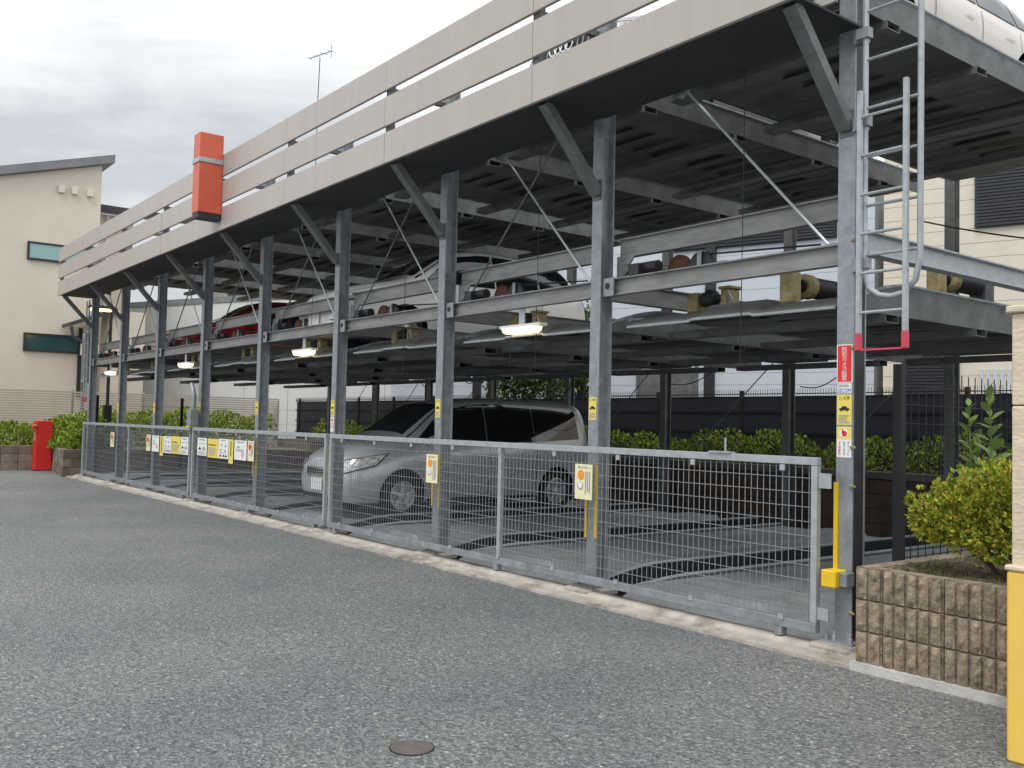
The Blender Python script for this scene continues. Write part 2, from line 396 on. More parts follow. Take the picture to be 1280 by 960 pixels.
# ------------------------------------------------------------------ ground
PX0, PX1, PY0, PY1 = -20.25, 0.12, -0.06, 6.45          # the pit under the pallets
g = MB()
xs = [-220, PX0, PX1, 220]; ys = [-220, PY0, PY1, 220]
for i in range(3):
    for j in range(3):
        if i == 1 and j == 1: continue
        g.add([(xs[i], ys[j], 0), (xs[i+1], ys[j], 0), (xs[i+1], ys[j+1], 0), (xs[i], ys[j+1], 0)], [(0, 1, 2, 3)])
structure(g.build('ground', 'asphalt'))
g = MB(); z = -1.5
g.add([(PX0, PY0, z), (PX1, PY0, z), (PX1, PY1, z), (PX0, PY1, z), (PX0, PY0, 0), (PX1, PY0, 0), (PX1, PY1, 0), (PX0, PY1, 0)],
      [(0, 1, 2, 3), (0, 4, 5, 1), (1, 5, 6, 2), (2, 6, 7, 3), (3, 7, 4, 0)])
structure(g.build('pit_floor', 'pit'))
# kerb strip: an uneven concrete edge, raised just above the asphalt
g = MB(); n = 90; front = []
for i in range(n+1):
    x = -20.35 + 20.65*i/n
    front.append((x, -0.345 + 0.012*math.sin(x*5.1)+random.uniform(-.008, .008)))
for i in range(n):
    (x0, y0), (x1, y1) = front[i], front[i+1]; b = -0.055
    g.add([(x0, y0, -.02), (x1, y1, -.02), (x1, y1, .022), (x0, y0, .022), (x0, -.19, .03), (x1, -.19, .03), (x0, -.16, .055), (x1, -.16, .055), (x0, b, .06), (x1, b, .06)],
          [(0, 1, 2, 3), (3, 2, 5, 4), (4, 5, 7, 6), (6, 7, 9, 8)])
structure(g.build('kerb', 'concrete'))
# manhole lid
mc = onZ((515, 935), 0)
t = thing('manhole_cover', 'small round rusty brown cover set in the asphalt', 'manhole cover', (mc.x, mc.y, 0))
MB().lathe([(0.098, 0.001), (0.098, 0.005), (0.092, 0.006), (0.0, 0.006)], mc, (0, 0, 1), 36).build('lid', 'iron_lid', t)
MB().lathe([(0.104, 0.0), (0.104, 0.003), (0.099, 0.003), (0.099, 0.0)], mc, (0, 0, 1), 36).build('rim', 'black', t)

# ------------------------------------------------------------------ parking structure
B = 2.5; NB = 8; YB = 6.27; ZT = 4.27
S = thing('parking_structure', 'three-level galvanised steel car park frame with beige slatted fascia', 'car park', (-10, 3, 0))
pf = MB().ibeam((0, .07, .06), (0, .07, ZT+.95), .125, .15, .012, .014, Vector((0, 1, 0))).build('post', 'galv', None)
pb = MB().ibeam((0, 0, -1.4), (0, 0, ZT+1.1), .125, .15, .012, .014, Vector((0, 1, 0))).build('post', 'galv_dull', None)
pad = MB().cham(-.16, .16, -.18, .2, .0, .075, .02).build('base_pad', 'concrete', None)
plate = MB().box(-.12, .12, -.09, .2, .075, .09).build('base_plate', 'galv', None)
bolt = MB().lathe([(.016, 0), (.016, .03), (.009, .032), (.009, .06)], (0, 0, .09), (0, 0, 1), 8).build('bolt', 'galv_light', None)
knee = MB().bar((0, -.01, 3.56), (0, -.64, ZT-.03), .075, .10, Vector((1, 0, 0)))
knee.box(-.05, .05, -.012, .0, 3.50, 3.68)
knee = knee.build('knee_brace', 'galv_dull', None)
for i in range(NB+1):
    x = -B*i
    shared(pf, 'post', (x, 0, 0), S); shared(pb, 'post', (x, YB, 0), S)
    pd = shared(pad, 'base_pad', (x, 0, 0), S); shared(plate, 'base_plate', (x, 0, 0), S)
    for sx in (-.09, -.03, .09): shared(bolt, 'bolt', (x+sx, -.06, 0), S)
    shared(knee, 'knee_brace', (x, 0, 0), S)
# beams along the depth, one pair at every post line
for i in range(1, NB+1):
    x = -B*i
    MB().ibeam((x, .15, 2.70), (x, YB-.08, 2.70), .10, .17).build('depth_beam', 'beam_grey', S)
MB().ibeam((.03, .15, 2.79), (.03, YB-.08, 2.79), .10, .16).build('depth_beam', 'galv_light', S)
# bay by bay: two rails at the middle level, back rails, rods, guide rollers
for i in range(NB):
    xr = -B*i; xl = xr-B
    MB().ibeam((xl+.0625+.004, .09, 2.713), (xr-.0625-.004, .09, 2.713), .075, .15).build('cross_beam', 'beam_grey', S)
    e = MB().box(xl+.07, xl+.20, .02, .034, 2.63, 2.79).build('end_plate', 'galv', S); MB().lathe([(.028, 0), (.028, .004)], (xl+.125, .0195, 2.72), (0, -1, 0), 16).build('bolt_hole', 'black', e)
    MB().ibeam((xl+.10, .20, 3.07), (xr-.10, .20, 3.07), .075, .17).build('lift_rail', 'beam_grey', S)
    hang = MB().poly([(xl+.09, 3.0), (xl+.09, 2.80), (xl+.2, 2.80), (xl+.2, 2.86), (xl+.3, 2.98), (xl+.42, 3.0)], .165, .18, 'y'); hang.build('hanger_plate', 'galv', S)
    MB().lathe([(.022, -.05), (.048, -.05), (.052, -.03), (.052, .0), (.022, .004)], (xl+.25, .15, 2.865), (0, 1, 0), 16).build('guide_roller', 'galv_dull', S, smooth=True)
    MB().box(xl+.30, xl+.42, .10, .30, 2.80, 2.90).lathe([(.05, -.1), (.05, .12)], (xl+.45, .2, 2.87), (1, 0, 0), 14).build('chain_box', 'dark_steel', S)
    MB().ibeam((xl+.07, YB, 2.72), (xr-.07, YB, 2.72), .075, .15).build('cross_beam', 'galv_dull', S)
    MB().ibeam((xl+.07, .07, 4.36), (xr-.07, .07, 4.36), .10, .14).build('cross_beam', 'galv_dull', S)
    MB().tube([(xr-1.60, .13, 4.30), (xr-.19, .13, 2.77)], .011, 6).build('brace_rod', 'rod', S)
    if i: MB().tube([(xr-.72, .16, 4.30), (xl+.20, .16, 2.74)], .011, 6).build('brace_rod', 'galv_dull', S)
    MB().box(xr-1.64, xr-1.57, .10, .16, 4.26, 4.32).lathe([(.025, -.03), (.025, .05)], (xr-1.68, .14, 4.27), (0, 1, 0), 10).build('rod_anchor', 'galv', S)
    MB().box(xr-.24, xr-.07, .115, .145, 2.70, 2.81).build('rod_anchor', 'galv', S)
    if i in (0, 1, 2, 3):
        MB().tube([(xr-.97, .12, 4.3), (xr-.985, .12, 2.0)], .0035, 5).build('pull_wire', 'cable', S)
# back diagonal rods
for i in range(NB):
    xr = -B*i
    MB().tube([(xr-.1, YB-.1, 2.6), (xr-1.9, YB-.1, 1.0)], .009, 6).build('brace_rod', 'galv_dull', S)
# fascia: three courses of boards, one length a bay, with studs behind
YF = -0.75
for i in range(NB):
    xr = -B*i + (.10 if i == 0 else -.045); xl = -B*(i+1) - (.12 if i == NB-1 else .045)
    for (z0, z1) in ((4.22, 4.55), (4.62, 4.937), (5.012, 5.33)):
        dz = random.uniform(-.002, .002); dy = random.uniform(-.003, .003)
        MB().cham(xl+.003, xr-.003, YF+dy, YF+.035+dy, z0+dz, z1+dz, .004).build('fascia_board', 'fascia', S)
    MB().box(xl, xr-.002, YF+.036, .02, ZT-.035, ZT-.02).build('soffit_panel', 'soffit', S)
    MB().box(xl+.002, xr, -.70, -.62, ZT-.015, ZT+.04).build('soffit_joist', 'dark_steel', S)
for i in range(NB+1):
    x = -B*i - .045
    MB().box(x-.045, x+.045, YF+.04, YF+.10, ZT-.01, 5.30).build('fascia_stud', 'galv_dull', S)
    MB().bar((x, YF+.08, 4.60), (x, .0, 4.60), .05, .05).build('fascia_strut', 'galv_dull', S)
    MB().bar((x, YF+.08, 5.02), (x, .0, 5.02), .05, .05).build('fascia_strut', 'galv_dull', S)
# yellow edge guards and the yellow stop block
for i, zs in ((1, .50), (2, .57), (3, .55), (4, .6)):
    for sx in (-.0625, .0625):
        MB().box(-B*i+sx-.012, -B*i+sx+.012, -.018, -.006, zs, 1.14).build('edge_guard', 'yellow', S)
MB().box(-.068, -.038, -.022, -.006, .56, 1.14).build('edge_guard', 'yellow', S)
MB().cham(-.085, .028, -.14, -.006, .445, .56, .008).build('stop_block', 'yellow', S)
MB().cham(.03, .085, -.10, -.006, .455, .55, .006).build('stop_block', 'galv', S)
MB().box(.008, .058, .012, .128, .07, 4.2).build('recess_shade', 'dark_steel', S)  # dark strip added to stand for the shade inside the post recess
for zz in (2.05, 1.38, 1.12, .28, 2.78):
    MB().lathe([(.012, 0), (.012, .03), (.007, .03), (.007, .05)], (.05, -.004, zz), (0.9, -.45, 0), 8).build('bolt', 'motor_yellow', S)

for o in (pf, pb, pad, plate, bolt, knee): bpy.data.objects.remove(o)

# ------------------------------------------------------------------ red boxes
a = onY((277, 268), YF); fr = onX((247, 265), a.x); x0 = fr.x-.26; yfr = fr.y
t = thing('fascia_sign_box', 'tall orange-red box with a silver band fixed to the beige fascia', 'box', (a.x-.13, YF, 4.42))
MB().cham(x0, a.x, yfr, YF-.002, 4.44, 5.165, .006).build('lower_body', 'orange_red', t)
MB().cham(x0, a.x, yfr, YF-.002, 5.235, 5.60, .006).build('upper_body', 'orange_red', t)
MB().cham(x0-.012, a.x+.012, yfr-.012, YF-.002, 5.165, 5.235, .003).build('band', 'galv_light', t)
MB().box(x0+.01, a.x-.01, yfr+.01, YF-.002, 4.36, 4.44).build('base', 'dark_steel', t)
rb = onX((52, 588), -23.2)
t = thing('hydrant_box', 'plain red steel cabinet standing on the asphalt by the left planter', 'hydrant box', (-23.2, -.33, 0))
y0, y1 = onX((43, 588), -23.1).y, min(onX((64, 588), -23.1).y, -.10)
MB().cham(-23.42, -23.1, y0, y1, .0, 1.29, .012).build('cabinet', 'hydrant_red', t)
MB().box(-23.43, -23.09, y0-.01, y1+.01, -.01, .03).build('plinth', 'dark_steel', t)
MB().lathe([(.05, 0), (.05, .1), (.03, .11)], (-23.1, y0, 1.15), (0.3, -1, 0), 12).build('lamp_cap', 'orange_red', t)
MB().box(-23.2, -23.15, y0-.03, y0-.002, .78, .98).build('handle', 'galv_light', t)

# ------------------------------------------------------------------ pallets
def make_pallet(ground=False):
    """steel car pallet, origin at its right front corner (x to 0, y from 0 to 5.2), wheel tracks at z = 0"""
    W, L = 2.15, 5.45
    t = thing('car_pallet', '', 'pallet', (0, 0, 0))
    th = .008
    prof = [(-W+.045, .0), (-W+.75, .0), (-W+.79, .045), (-.79, .045), (-.75, .0), (-.045, .0)]
    d = MB(); ys = [-.22, -.10, .0, L]; zz = [-.10, -.045, 0, 0]
    rows = []
    for y, dz in zip(ys, zz):
        rows.append([(x, y, z*(1 if y >= 0 else .3)+dz) for x, z in prof])
    for k in range(len(ys)-1):
        for a in range(len(prof)-1):
            p, q, r_, s_ = rows[k][a], rows[k][a+1], rows[k+1][a+1], rows[k+1][a]
            dn = lambda v: (v[0], v[1], v[2]-th)
            d.add([p, q, r_, s_, dn(p), dn(q), dn(r_), dn(s_)], [(0, 1, 2, 3), (4, 7, 6, 5), (0, 4, 5, 1), (2, 6, 7, 3)])
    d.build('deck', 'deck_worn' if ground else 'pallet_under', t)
    lip = MB().tube([(x, -.225, -.105+z*.3) for x, z in prof], .012, 6); lip.build('front_lip', 'galv_light', t)
    for sgn, name in ((0, 'side_rail'), (1, 'side_rail')):
        x = -.022 if sgn == 0 else -W+.022
        pts = [(-.2, -.10)] if not sgn else [(-.2, -.05)]
        for k in range(9):
            u = k/8; pts.append((-.18+.95*u, -.08+.22*math.sin(u*math.pi/2)))
        if sgn: pts = [(p_[0], p_[1]*.30-.012) for p_ in pts]
        if ground and not sgn: pts = [(p_[0], p_[1]*.62) for p_ in pts]
        pts += [(L, pts[-1][1]), (L, -.012 if sgn else -.10), (-.1, -.012 if sgn else -.10)]
        r_ = MB().poly(pts, x-.004, x+.004, 'x')
        top = [( x, p[0], p[1]) for p in pts[1:11]]
        o = r_.build('side_rail', ('galv_dull' if sgn else 'dark_steel') if ground else 'galv_dull', t)  # shade of the gap put into the ground pallet's right rail colour
        rim = MB().tube(top, .017, 6); rim.build('rim', 'galv_light' if ground else 'galv', o)
    ct = None
    for k in range(4):
        y = .42 + k*1.36
        if ct is None:
            c = MB(); x0, x1 = -W-.005, .012
            for (za, zb, ya, yb) in ((-.165, -.158, -.08, .08), (-.107, -.101, -.08, .08)):
                c.box(x0, x1, ya, yb, za, zb)
            c.box(x0, x1, -.087, -.081, -.165, -.101).box(x0, x1, .081, .087, -.165, -.101)
            ct = c.build('cross_tube', 'galv_dull', t); ct.location.y = y
        else:
            o = ct.copy(); COL.objects.link(o); o.parent = t; o.location.y = y
    rb_ = MB()
    for k in range(17):
        y = .14+k*.305
        rb_.poly([(y-.075, -.0085), (y-.05, -.020), (y+.05, -.020), (y+.075, -.0085)], -W+.06, -.06, 'x')
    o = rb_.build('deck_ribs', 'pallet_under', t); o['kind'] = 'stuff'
    return t
ORD = ['first', 'second', 'third', 'fourth', 'fifth', 'sixth', 'seventh', 'eighth']
proto = make_pallet(); gproto = make_pallet(True)
ZL = (.105, 2.46, 4.66)
LV = ('ground-level', 'middle-level', 'top-level')
first = gfirst = True
for lv in range(3):
    for i in range(NB):
        loc = (-B*i-.13, .33 if lv == 0 else .36, ZL[lv])
        if lv == 0:
            if gfirst: o = gproto; o.location = loc; gfirst = False
            else: o = copy_tree(gproto, loc)
        elif first: o = proto; o.location = loc; first = False
        else: o = copy_tree(proto, loc)
        load = {(0, 3): 'carrying the silver minivan', (1, 3): 'carrying the white wagon', (1, 6): 'carrying the red hatchback', (2, 1): 'under the car with four-ring emblem'}.get((lv, i))
        o['label'] = 'grey steel %s car pallet %s' % (LV[lv], load) if load else 'grey steel %s car pallet in the %s bay from the wall-mounted ladder' % (LV[lv], ORD[i])
        o['label'] = o['label'].replace('wall-mounted ', '')
        o['category'] = 'pallet'; o['group'] = 'car pallets of the three-level car park'

# ------------------------------------------------------------------ lift drive units on the middle level
def drive(loc):
    x, y, z = loc
    t = thing('drive_unit', '', 'motor', loc)
    MB().cham(x-.05, x+.05, y-.07, y+.07, z, z+.17, .012).cham(x-.065, x+.065, y-.08, y+.08, z+.171, z+.195, .006).build('gearbox', 'motor_yellow', t)
    MB().cham(x-.42, x-.30, y-.07, y+.07, z, z+.17, .012).build('bearing_block', 'motor_yellow', t)
    MB().lathe([(.03, -.3), (.03, -.22), (.065, -.22), (.065, -.1), (.03, -.08), (.03, 0)], (x-.05, y, z+.11), (1, 0, 0), 16).build('motor', 'dark_steel', t, smooth=True)
    MB().lathe([(.045, -.02), (.045, .02)], (x-.22, y+.02, z+.17), (0, 0, 1), 12).build('terminal_box', 'dark_steel', t)
    MB().tube([(x+.07, y-.05, z), (x+.09, y-.08, z+.08), (x+.06, y-.09, z+.14), (x+.03, y-.09, z+.10), (x+.02, y-.08, z)], .009, 6).build('conduit', 'galv_light', t)
    return t
def sprockets(loc):
    x, y, z = loc
    t = thing('chain_wheels', '', 'chain wheels', loc)
    MB().lathe([(.03, -.03), (.125, -.02), (.125, .02), (.03, .03)], (x-.16, y, z), (0, 1, 0), 26).build('wheel', 'rust', t)
    MB().lathe([(.03, -.03), (.125, -.02), (.125, .02), (.03, .03)], (x+.08, y, z), (0, 1, 0), 26).build('wheel', 'dark_steel', t)
    MB().box(x+.07, x+.11, y-.05, y-.034, z-.12, z+.12).box(x-.5, x+.3, y+.04, y+.055, z-.06, z+.03).build('bracket', 'galv', t)
    MB().tube([(x+.1, y+.02, z+.10), (x+1.2, y+.02, z+.03)], .008, 6).build('chain', 'dark_steel', t)
    return t
for i in range(NB):
    d = drive((-B*i-1.42, .52, 2.475)); d['label'] = 'yellow geared lift motor on the middle deck, %s bay from the ladder' % ORD[i]; d['group'] = 'lift motors on the middle deck'
    d = sprockets((-B*i-1.62, .30, 2.83)); d['label'] = 'pair of chain wheels, one rusty, above the middle rail, %s bay from the ladder' % ORD[i]; d['group'] = 'chain wheels above the middle rail'
def big_motor(px, x, label):
    p = onX(px, x); y = p.y; z = p.z
    t = thing('drive_motor', label, 'motor', (x, y, z-.12))
    MB().lathe([(.02, -.40), (.085, -.38), (.085, .05), (.05, .09), (.05, .16)], (x, y, z), (0, -1, 0), 18).build('motor', 'black', t, smooth=True)
    MB().lathe([(.098, -.02), (.098, .05), (.07, .07)], (x, y-.06, z), (0, -1, 0), 18).build('flange', 'motor_yellow', t)
    MB().cham(x-.08, x+.08, y+.42, y+.56, z-.16, z+.10, .01).build('mount', 'galv_dull', t)
    MB().cham(x-.06, x+.06, y-.34, y-.22, z-.15, z+.09, .01).build('gearbox', 'motor_yellow', t)
    MB().tube([(x-.1, y-.2, z-.14), (x+.05, y+.1, z-.02), (x+.1, y+.3, z+.1)], .008, 6).build('cable', 'cable', t)
big_motor((1192, 352), -.35, 'black cylindrical motor with yellow flange under the beam right of the ladder')
big_motor((1015, 360), -.75, 'black cylindrical motor on the middle deck just left of the ladder post')
# ------------------------------------------------------------------ sliding gates
def gate(x0, x1, mids, label):
    y = -.12; z0, z1 = .125, 1.305
    t = thing('mesh_gate', label, 'gate', ((x0+x1)/2, y, z0), 'galvanised mesh gates along the car park front')
    MB().cham(x0, x1, y-.025, y+.025, z1-.055, z1, .004).build('top_rail', 'galv_light', t)
    MB().cham(x0, x1, y-.028, y+.028, z0, z0+.065, .004).build('bottom_rail', 'galv', t)
    for x in [x0+.025, x1-.025]+mids:
        MB().cham(x-.024, x+.024, y-.024, y+.024, z0+.066, z1-.056, .003).build('stile', 'galv_light', t)
    m = MB(); r = .0021
    k = 0; x = x0+.09
    while x < x1-.05:
        m.box(x-r, x+r, y-.004-r, y-.004+r, z0+.066, z1-.056); x += .054
    zz = z0+.15
    while zz < z1-.1:
        m.box(x0+.05, x1-.05, y-.0105-r, y-.0105+r, zz-r, zz+r); zz += .0985
    o = m.build('wire_mesh', 'wire', t); o['kind'] = 'stuff'
    x = x0+.35
    while x < x1:
        MB().box(x-.02, x+.02, y-.035, y-.026, z1-.10, z1-.058).build('mesh_clip', 'galv_light', t)
        MB().box(x-.02, x+.02, y-.036, y-.029, z0+.05, z0+.09).build('mesh_clip', 'galv_light', t); x += .82
    for xx in (x0+.2, (x0+x1)/2, x1-.3):
        MB().box(xx-.03, xx+.03, y-.03, y+.03, .065, z0).build('guide_block', 'galv', t)
    return t
g1 = gate(-7.30, -.115, [-3.68], 'long mesh gate between the ladder post and the silver minivan')
g2 = gate(-12.42, -7.40, [], 'middle mesh gate hung with a row of posters, ending at the minivan')
g3 = gate(-19.85, -12.52, [-16.17], 'mesh gate with posters at its control box end, beside the left planter')
MB().box(-.115, -.02, -.13, -.118, 1.10, 1.20).build('hinge', 'galv_light', g1)
MB().box(-.115, -.03, -.13, -.118, .22, .30).build('hinge', 'galv_light', g1)
MB().box(-1.05, -.85, -.16, -.09, 1.305, 1.318).tube([(-.92, -.12, 1.31), (-.92, -.12, 1.42)], .008, 6).build('latch', 'galv_light', g1)
# control box on the gate post
t = thing('control_box', 'small grey gate control box with a bent conduit on top', 'control box', (-12.48, -.1, 1.31))
MB().cham(-12.56, -12.38, -.2, -.05, 1.33, 1.62, .01).build('case', 'galv', t)
MB().cham(-12.56, -12.40, -.21, -.05, 1.305, 1.33, .003).build('base', 'yellow', t)
MB().tube([(-12.47, -.12, 1.6), (-12.46, -.12, 1.85), (-12.52, -.12, 1.95), (-12.60, -.12, 2.05)], .04, 10).build('conduit', 'galv', t)

# ------------------------------------------------------------------ signs
def car_icon(t, x, z, w, y, m='print_black'):
    b = MB(); h = w*.5
    b.add([(x-w/2, y, z-h*.30), (x+w/2, y, z-h*.30), (x+w/2, y, z+h*.05), (x+w*.3, y, z+h*.10), (x+w*.2, y, z+h*.42), (x-w*.2, y, z+h*.42), (x-w*.3, y, z+h*.10), (x-w/2, y, z+h*.05)], [tuple(range(8))])
    b.disc((x-w*.3, z-h*.32), h*.17, y-.0004).disc((x+w*.3, z-h*.32), h*.17, y-.0004)
    b.build('car_pictogram', m, t)
def print_lines(t, x0, x1, z0, z1, n, y, m='print_grey', vert=False):
    b = MB()
    for k in range(n):
        u = (k+.5)/n
        if vert:
            x = x0+(x1-x0)*u; hw = (x1-x0)/n*.28; e = z0+(z1-z0)*random.uniform(0, .35); b.rect(x-hw, x+hw, e, z1, y)
        else:
            zz = z0+(z1-z0)*u; hh = (z1-z0)/n*.26; e = x1-(x1-x0)*random.uniform(0, .3); b.rect(x0, e, zz-hh, zz+hh, y)
    b.build('print', m, t)
def board(name, label, x0, x1, z0, z1, y, m, th=.006, group=None, cat='sign'):
    t = thing(name, label, cat, ((x0+x1)/2, y, z0), group)
    MB().box(x0, x1, y-th, y, z0, z1).build('panel', m, t)
    return t
yp = -.0062
# stickers on the ladder post
x0, x1 = -.055, .055; tx = .0
t = board('camera_notice', 'red vertical sticker with white lettering on the ladder post', x0-.004, x1+.004, 1.815, 2.075, yp, 'sign_white', .003)
MB().rect(x0+.002, x1-.002, 1.822, 2.068, yp-.0042).build('field', 'sign_red', t)
text_part('防犯カメラ設置', 'sign_white', t, tx, 1.945, yp-.006, .040, .225, True)
t = board('security_sticker', 'white sticker with blue lettering below the red one on the ladder post', x0+.002, x1-.002, 1.742, 1.811, yp, 'sign_white', .003)
text_part('SECOM', 'sign_blue', t, tx, 1.762, yp-.005, .095, .03)
print_lines(t, x0+.01, x1-.012, 1.785, 1.806, 2, yp-.005)
t = board('caution_sticker', 'yellow caution sticker with black car pictogram on the ladder post', x0, x1, 1.53, 1.735, yp, 'sign_yellow', .003)
text_part('⚠注意', 'print_black', t, tx, 1.712, yp-.005, .085, .026)
car_icon(t, tx, 1.64, .075, yp-.005)
print_lines(t, x0+.012, x1-.008, 1.54, 1.60, 4, yp-.005)
t = board('gate_notice', 'yellow and white pinch-hazard sticker, lowest on the ladder post', x0, x1, 1.31, 1.518, yp, 'sign_white', .003)
MB().rect(x0+.001, x1-.001, 1.435, 1.517, yp-.0042).build('field', 'sign_yellow', t)
MB().disc((tx, 1.475), .033, yp-.0048).build('roundel', 'sign_white', t)
MB().disc((tx+.004, 1.47), .020, yp-.0055).rect(tx-.016, tx-.004, 1.475, 1.502, yp-.0055).build('hand_pictogram', 'sign_red', t)
text_part('ゲートに', 'print_black', t, .034, 1.373, yp-.005, .018, .095, True)
text_part('はさまれ', 'print_black', t, .002, 1.373, yp-.005, .018, .095, True)
text_part('注意', 'sign_red', t, -.034, 1.373, yp-.005, .020, .095, True)
# one caution sticker on every other post
for i in range(1, 8):
    x = -B*i; z0, z1 = 1.535, 1.738
    t = board('caution_sticker', 'narrow yellow caution sticker on the %s post from the ladder post' % ORD[i-1], x-.055, x+.042, z0, z1, yp, 'sign_yellow', .003, 'caution stickers on the front posts')
    text_part('⚠注意', 'print_black', t, x-.006, z1-.022, yp-.005, .075, .024)
    car_icon(t, x-.006, z0+.11, .07, yp-.005)
    print_lines(t, x-.045, x+.034, z0+.012, z0+.07, 4, yp-.005)
x = -7.5
t = board('hazard_sticker', 'white and red strip sticker below the caution sticker on the post by the minivan bonnet', x-.05, x+.035, 1.33, 1.525, yp, 'sign_white', .003)
MB().disc((x-.008, 1.485), .022, yp-.005).build('roundel', 'sign_red', t)
print_lines(t, x-.04, x+.03, 1.34, 1.45, 3, yp-.005, 'print_pink', True)
# hanging boards on the gates
yg = -.152
def warn_board(x0, x1, z0, z1, circ, label):
    t = board('warning_board', label, x0, x1, z0, z1, yg, 'sign_cream', .006, 'cream warning boards on the mesh gates')
    w_ = x1-x0; h = z1-z0
    text_part('あぶない', 'print_black', t, (x0+x1)/2+w_*.04, z1-h*.09, yg-.008, w_*.72, h*.07)
    MB().disc((x0+w_*.36, z1-h*.31), w_*.20, yg-.008).build('roundel', circ, t)
    MB().disc((x0+w_*.33, z1-h*.62), w_*.17, yg-.008).build('pictogram', 'print_grey', t)
    MB().disc((x0+w_*.33, z1-h*.60), w_*.13, yg-.009).build('pictogram_face', 'sign_white', t)
    print_lines(t, x0+w_*.58, x1-w_*.08, z0+h*.10, z1-h*.2, 3, yg-.008, 'print_grey', True)
    return t
warn_board(-2.555, -2.335, .845, 1.15, 'sign_orange', 'cream warning board with orange disc on the long gate, nearer the ladder')
warn_board(-4.975, -4.755, .835, 1.14, 'sign_orange', 'cream warning board with orange-red disc in front of the minivan front wheel')
warn_board(-9.93, -9.70, .845, 1.143, 'sign_red', 'cream warning board with red disc at the end of the middle gate poster row')
warn_board(-14.90, -14.66, .818, 1.125, 'sign_red', 'cream warning board with red disc next to the left gate posters')
warn_board(-17.40, -17.13, .812, 1.12, 'sign_red', 'lone cream warning board near the left end of the gates')
def poster(x0, x1, z0, z1, kind, label):
    t = board('poster', label, x0, x1, z0, z1, yg, 'sign_yellow' if 'y' in kind else 'sign_white', .004, 'posters on the mesh gates', 'poster')
    w_ = x1-x0; h = z1-z0; y = yg-.006
    if kind == 'w1':
        MB().rect(x0+w_*.2, x1-w_*.2, z1-h*.14, z1-h*.07, y).rect(x0+w_*.02, x1-w_*.02, z1-h*.33, z1-h*.30, y).build('heading', 'print_grey', t)
        car_icon(t, x0+w_*.28, z0+h*.40, w_*.26, y); car_icon(t, x0+w_*.70, z0+h*.40, w_*.34, y, 'print_grey')
        print_lines(t, x0+w_*.12, x1-w_*.12, z0+h*.06, z0+h*.24, 3, y)
    elif kind == 'w2':
        MB().rect(x0+w_*.25, x1-w_*.25, z1-h*.10, z1-h*.06, y).build('heading', 'print_grey', t)
        for (u, v) in ((.3, .7), (.72, .66), (.25, .42), (.7, .40), (.22, .14), (.55, .14), (.8, .14)):
            car_icon(t, x0+w_*u, z0+h*v, w_*.2, y, 'print_black' if v < .2 else 'print_grey')
        print_lines(t, x0+w_*.12, x1-w_*.12, z0+h*.24, z0+h*.32, 2, y, 'print_pink')
    elif kind == 'w3':
        MB().rect(x0+w_*.2, x1-w_*.2, z1-h*.12, z1-h*.07, y).build('heading', 'print_grey', t)
        car_icon(t, x0+w_*.33, z0+h*.66, w_*.2, y, 'print_grey'); MB().disc((x0+w_*.7, z0+h*.3), w_*.1, y).build('stamp', 'print_pink', t)
        print_lines(t, x0+w_*.15, x1-w_*.15, z0+h*.42, z0+h*.56, 2, y)
    elif kind == 'y':
        print_lines(t, x0+w_*.08, x1-w_*.08, z0+h*.62, z0+h*.72, 1, y, 'print_black')
        print_lines(t, x0+w_*.08, x1-w_*.08, z0+h*.1, z0+h*.55, 7, y)
    else:
        print_lines(t, x0+w_*.35, x1-w_*.35, z0+h*.1, z1-h*.08, 1, y, 'print_black', True)
    return t
poster(-12.10, -11.66, .845, 1.137, 'w1', 'white poster with a car pictogram on the middle gate beside the control box')
poster(-11.61, -11.14, .83, 1.136, 'y', 'yellow poster with black lines on the middle gate')
poster(-11.13, -10.71, .834, 1.146, 'w2', 'white poster with many small pictograms on the middle gate')
poster(-10.69, -10.51, .77, 1.146, 'yn', 'narrow tall yellow strip poster on the middle gate')
poster(-10.46, -9.98, .842, 1.14, 'w3', 'white poster with a pink stamp on the middle gate')
poster(-12.94, -12.55, .825, 1.129, 'w1', 'white poster with a car pictogram on the left gate beside the control box')
poster(-13.45, -12.96, .822, 1.13, 'y', 'yellow poster with black lines on the left gate')
poster(-13.88, -13.47, .818, 1.12, 'w2', 'white poster with many small pictograms on the left gate')
poster(-14.08, -13.90, .757, 1.116, 'yn', 'narrow tall yellow strip poster on the left gate')
poster(-14.56, -14.15, .819, 1.12, 'w3', 'white poster with a pink stamp on the left gate')

# ------------------------------------------------------------------ lights under the middle rail
def batten(xc, label):
    y = .10; t = thing('light_fitting', label, 'light', (xc, y, 2.36), 'lit fluorescent fittings under the middle rail')
    MB().box(xc-.30, xc+.34, y-.05, y+.05, 2.445, 2.475).build('tray', 'fixture_white', t)
    pts = [(xc-.26, 2.444), (xc-.24, 2.41), (xc-.20, 2.39), (xc+.20, 2.39), (xc+.24, 2.41), (xc+.26, 2.444)]
    MB().poly(pts, y-.055, y+.055, 'y').build('diffuser', 'lamp_glow', t)
    MB().box(xc-.045, xc+.045, y-.004, y+.008, 2.476, 2.64).build('hanger', 'galv_light', t)
    MB().tube([(xc-.1, y-.06, 2.40), (xc-.11, y-.06, 2.05)], .003, 5).build('pull_cord', 'cable', t)
    return t
for px, lb in (((652, 413), 'lit fluorescent fitting over the rear of the silver minivan'), ((380, 442), 'lit fluorescent fitting left of the minivan bonnet'), ((232, 457), 'lit fluorescent fitting below the red car'), ((138, 467), 'lit fluorescent fitting in the end bay by the left planter')):
    batten(onY(px, .10).x, lb)
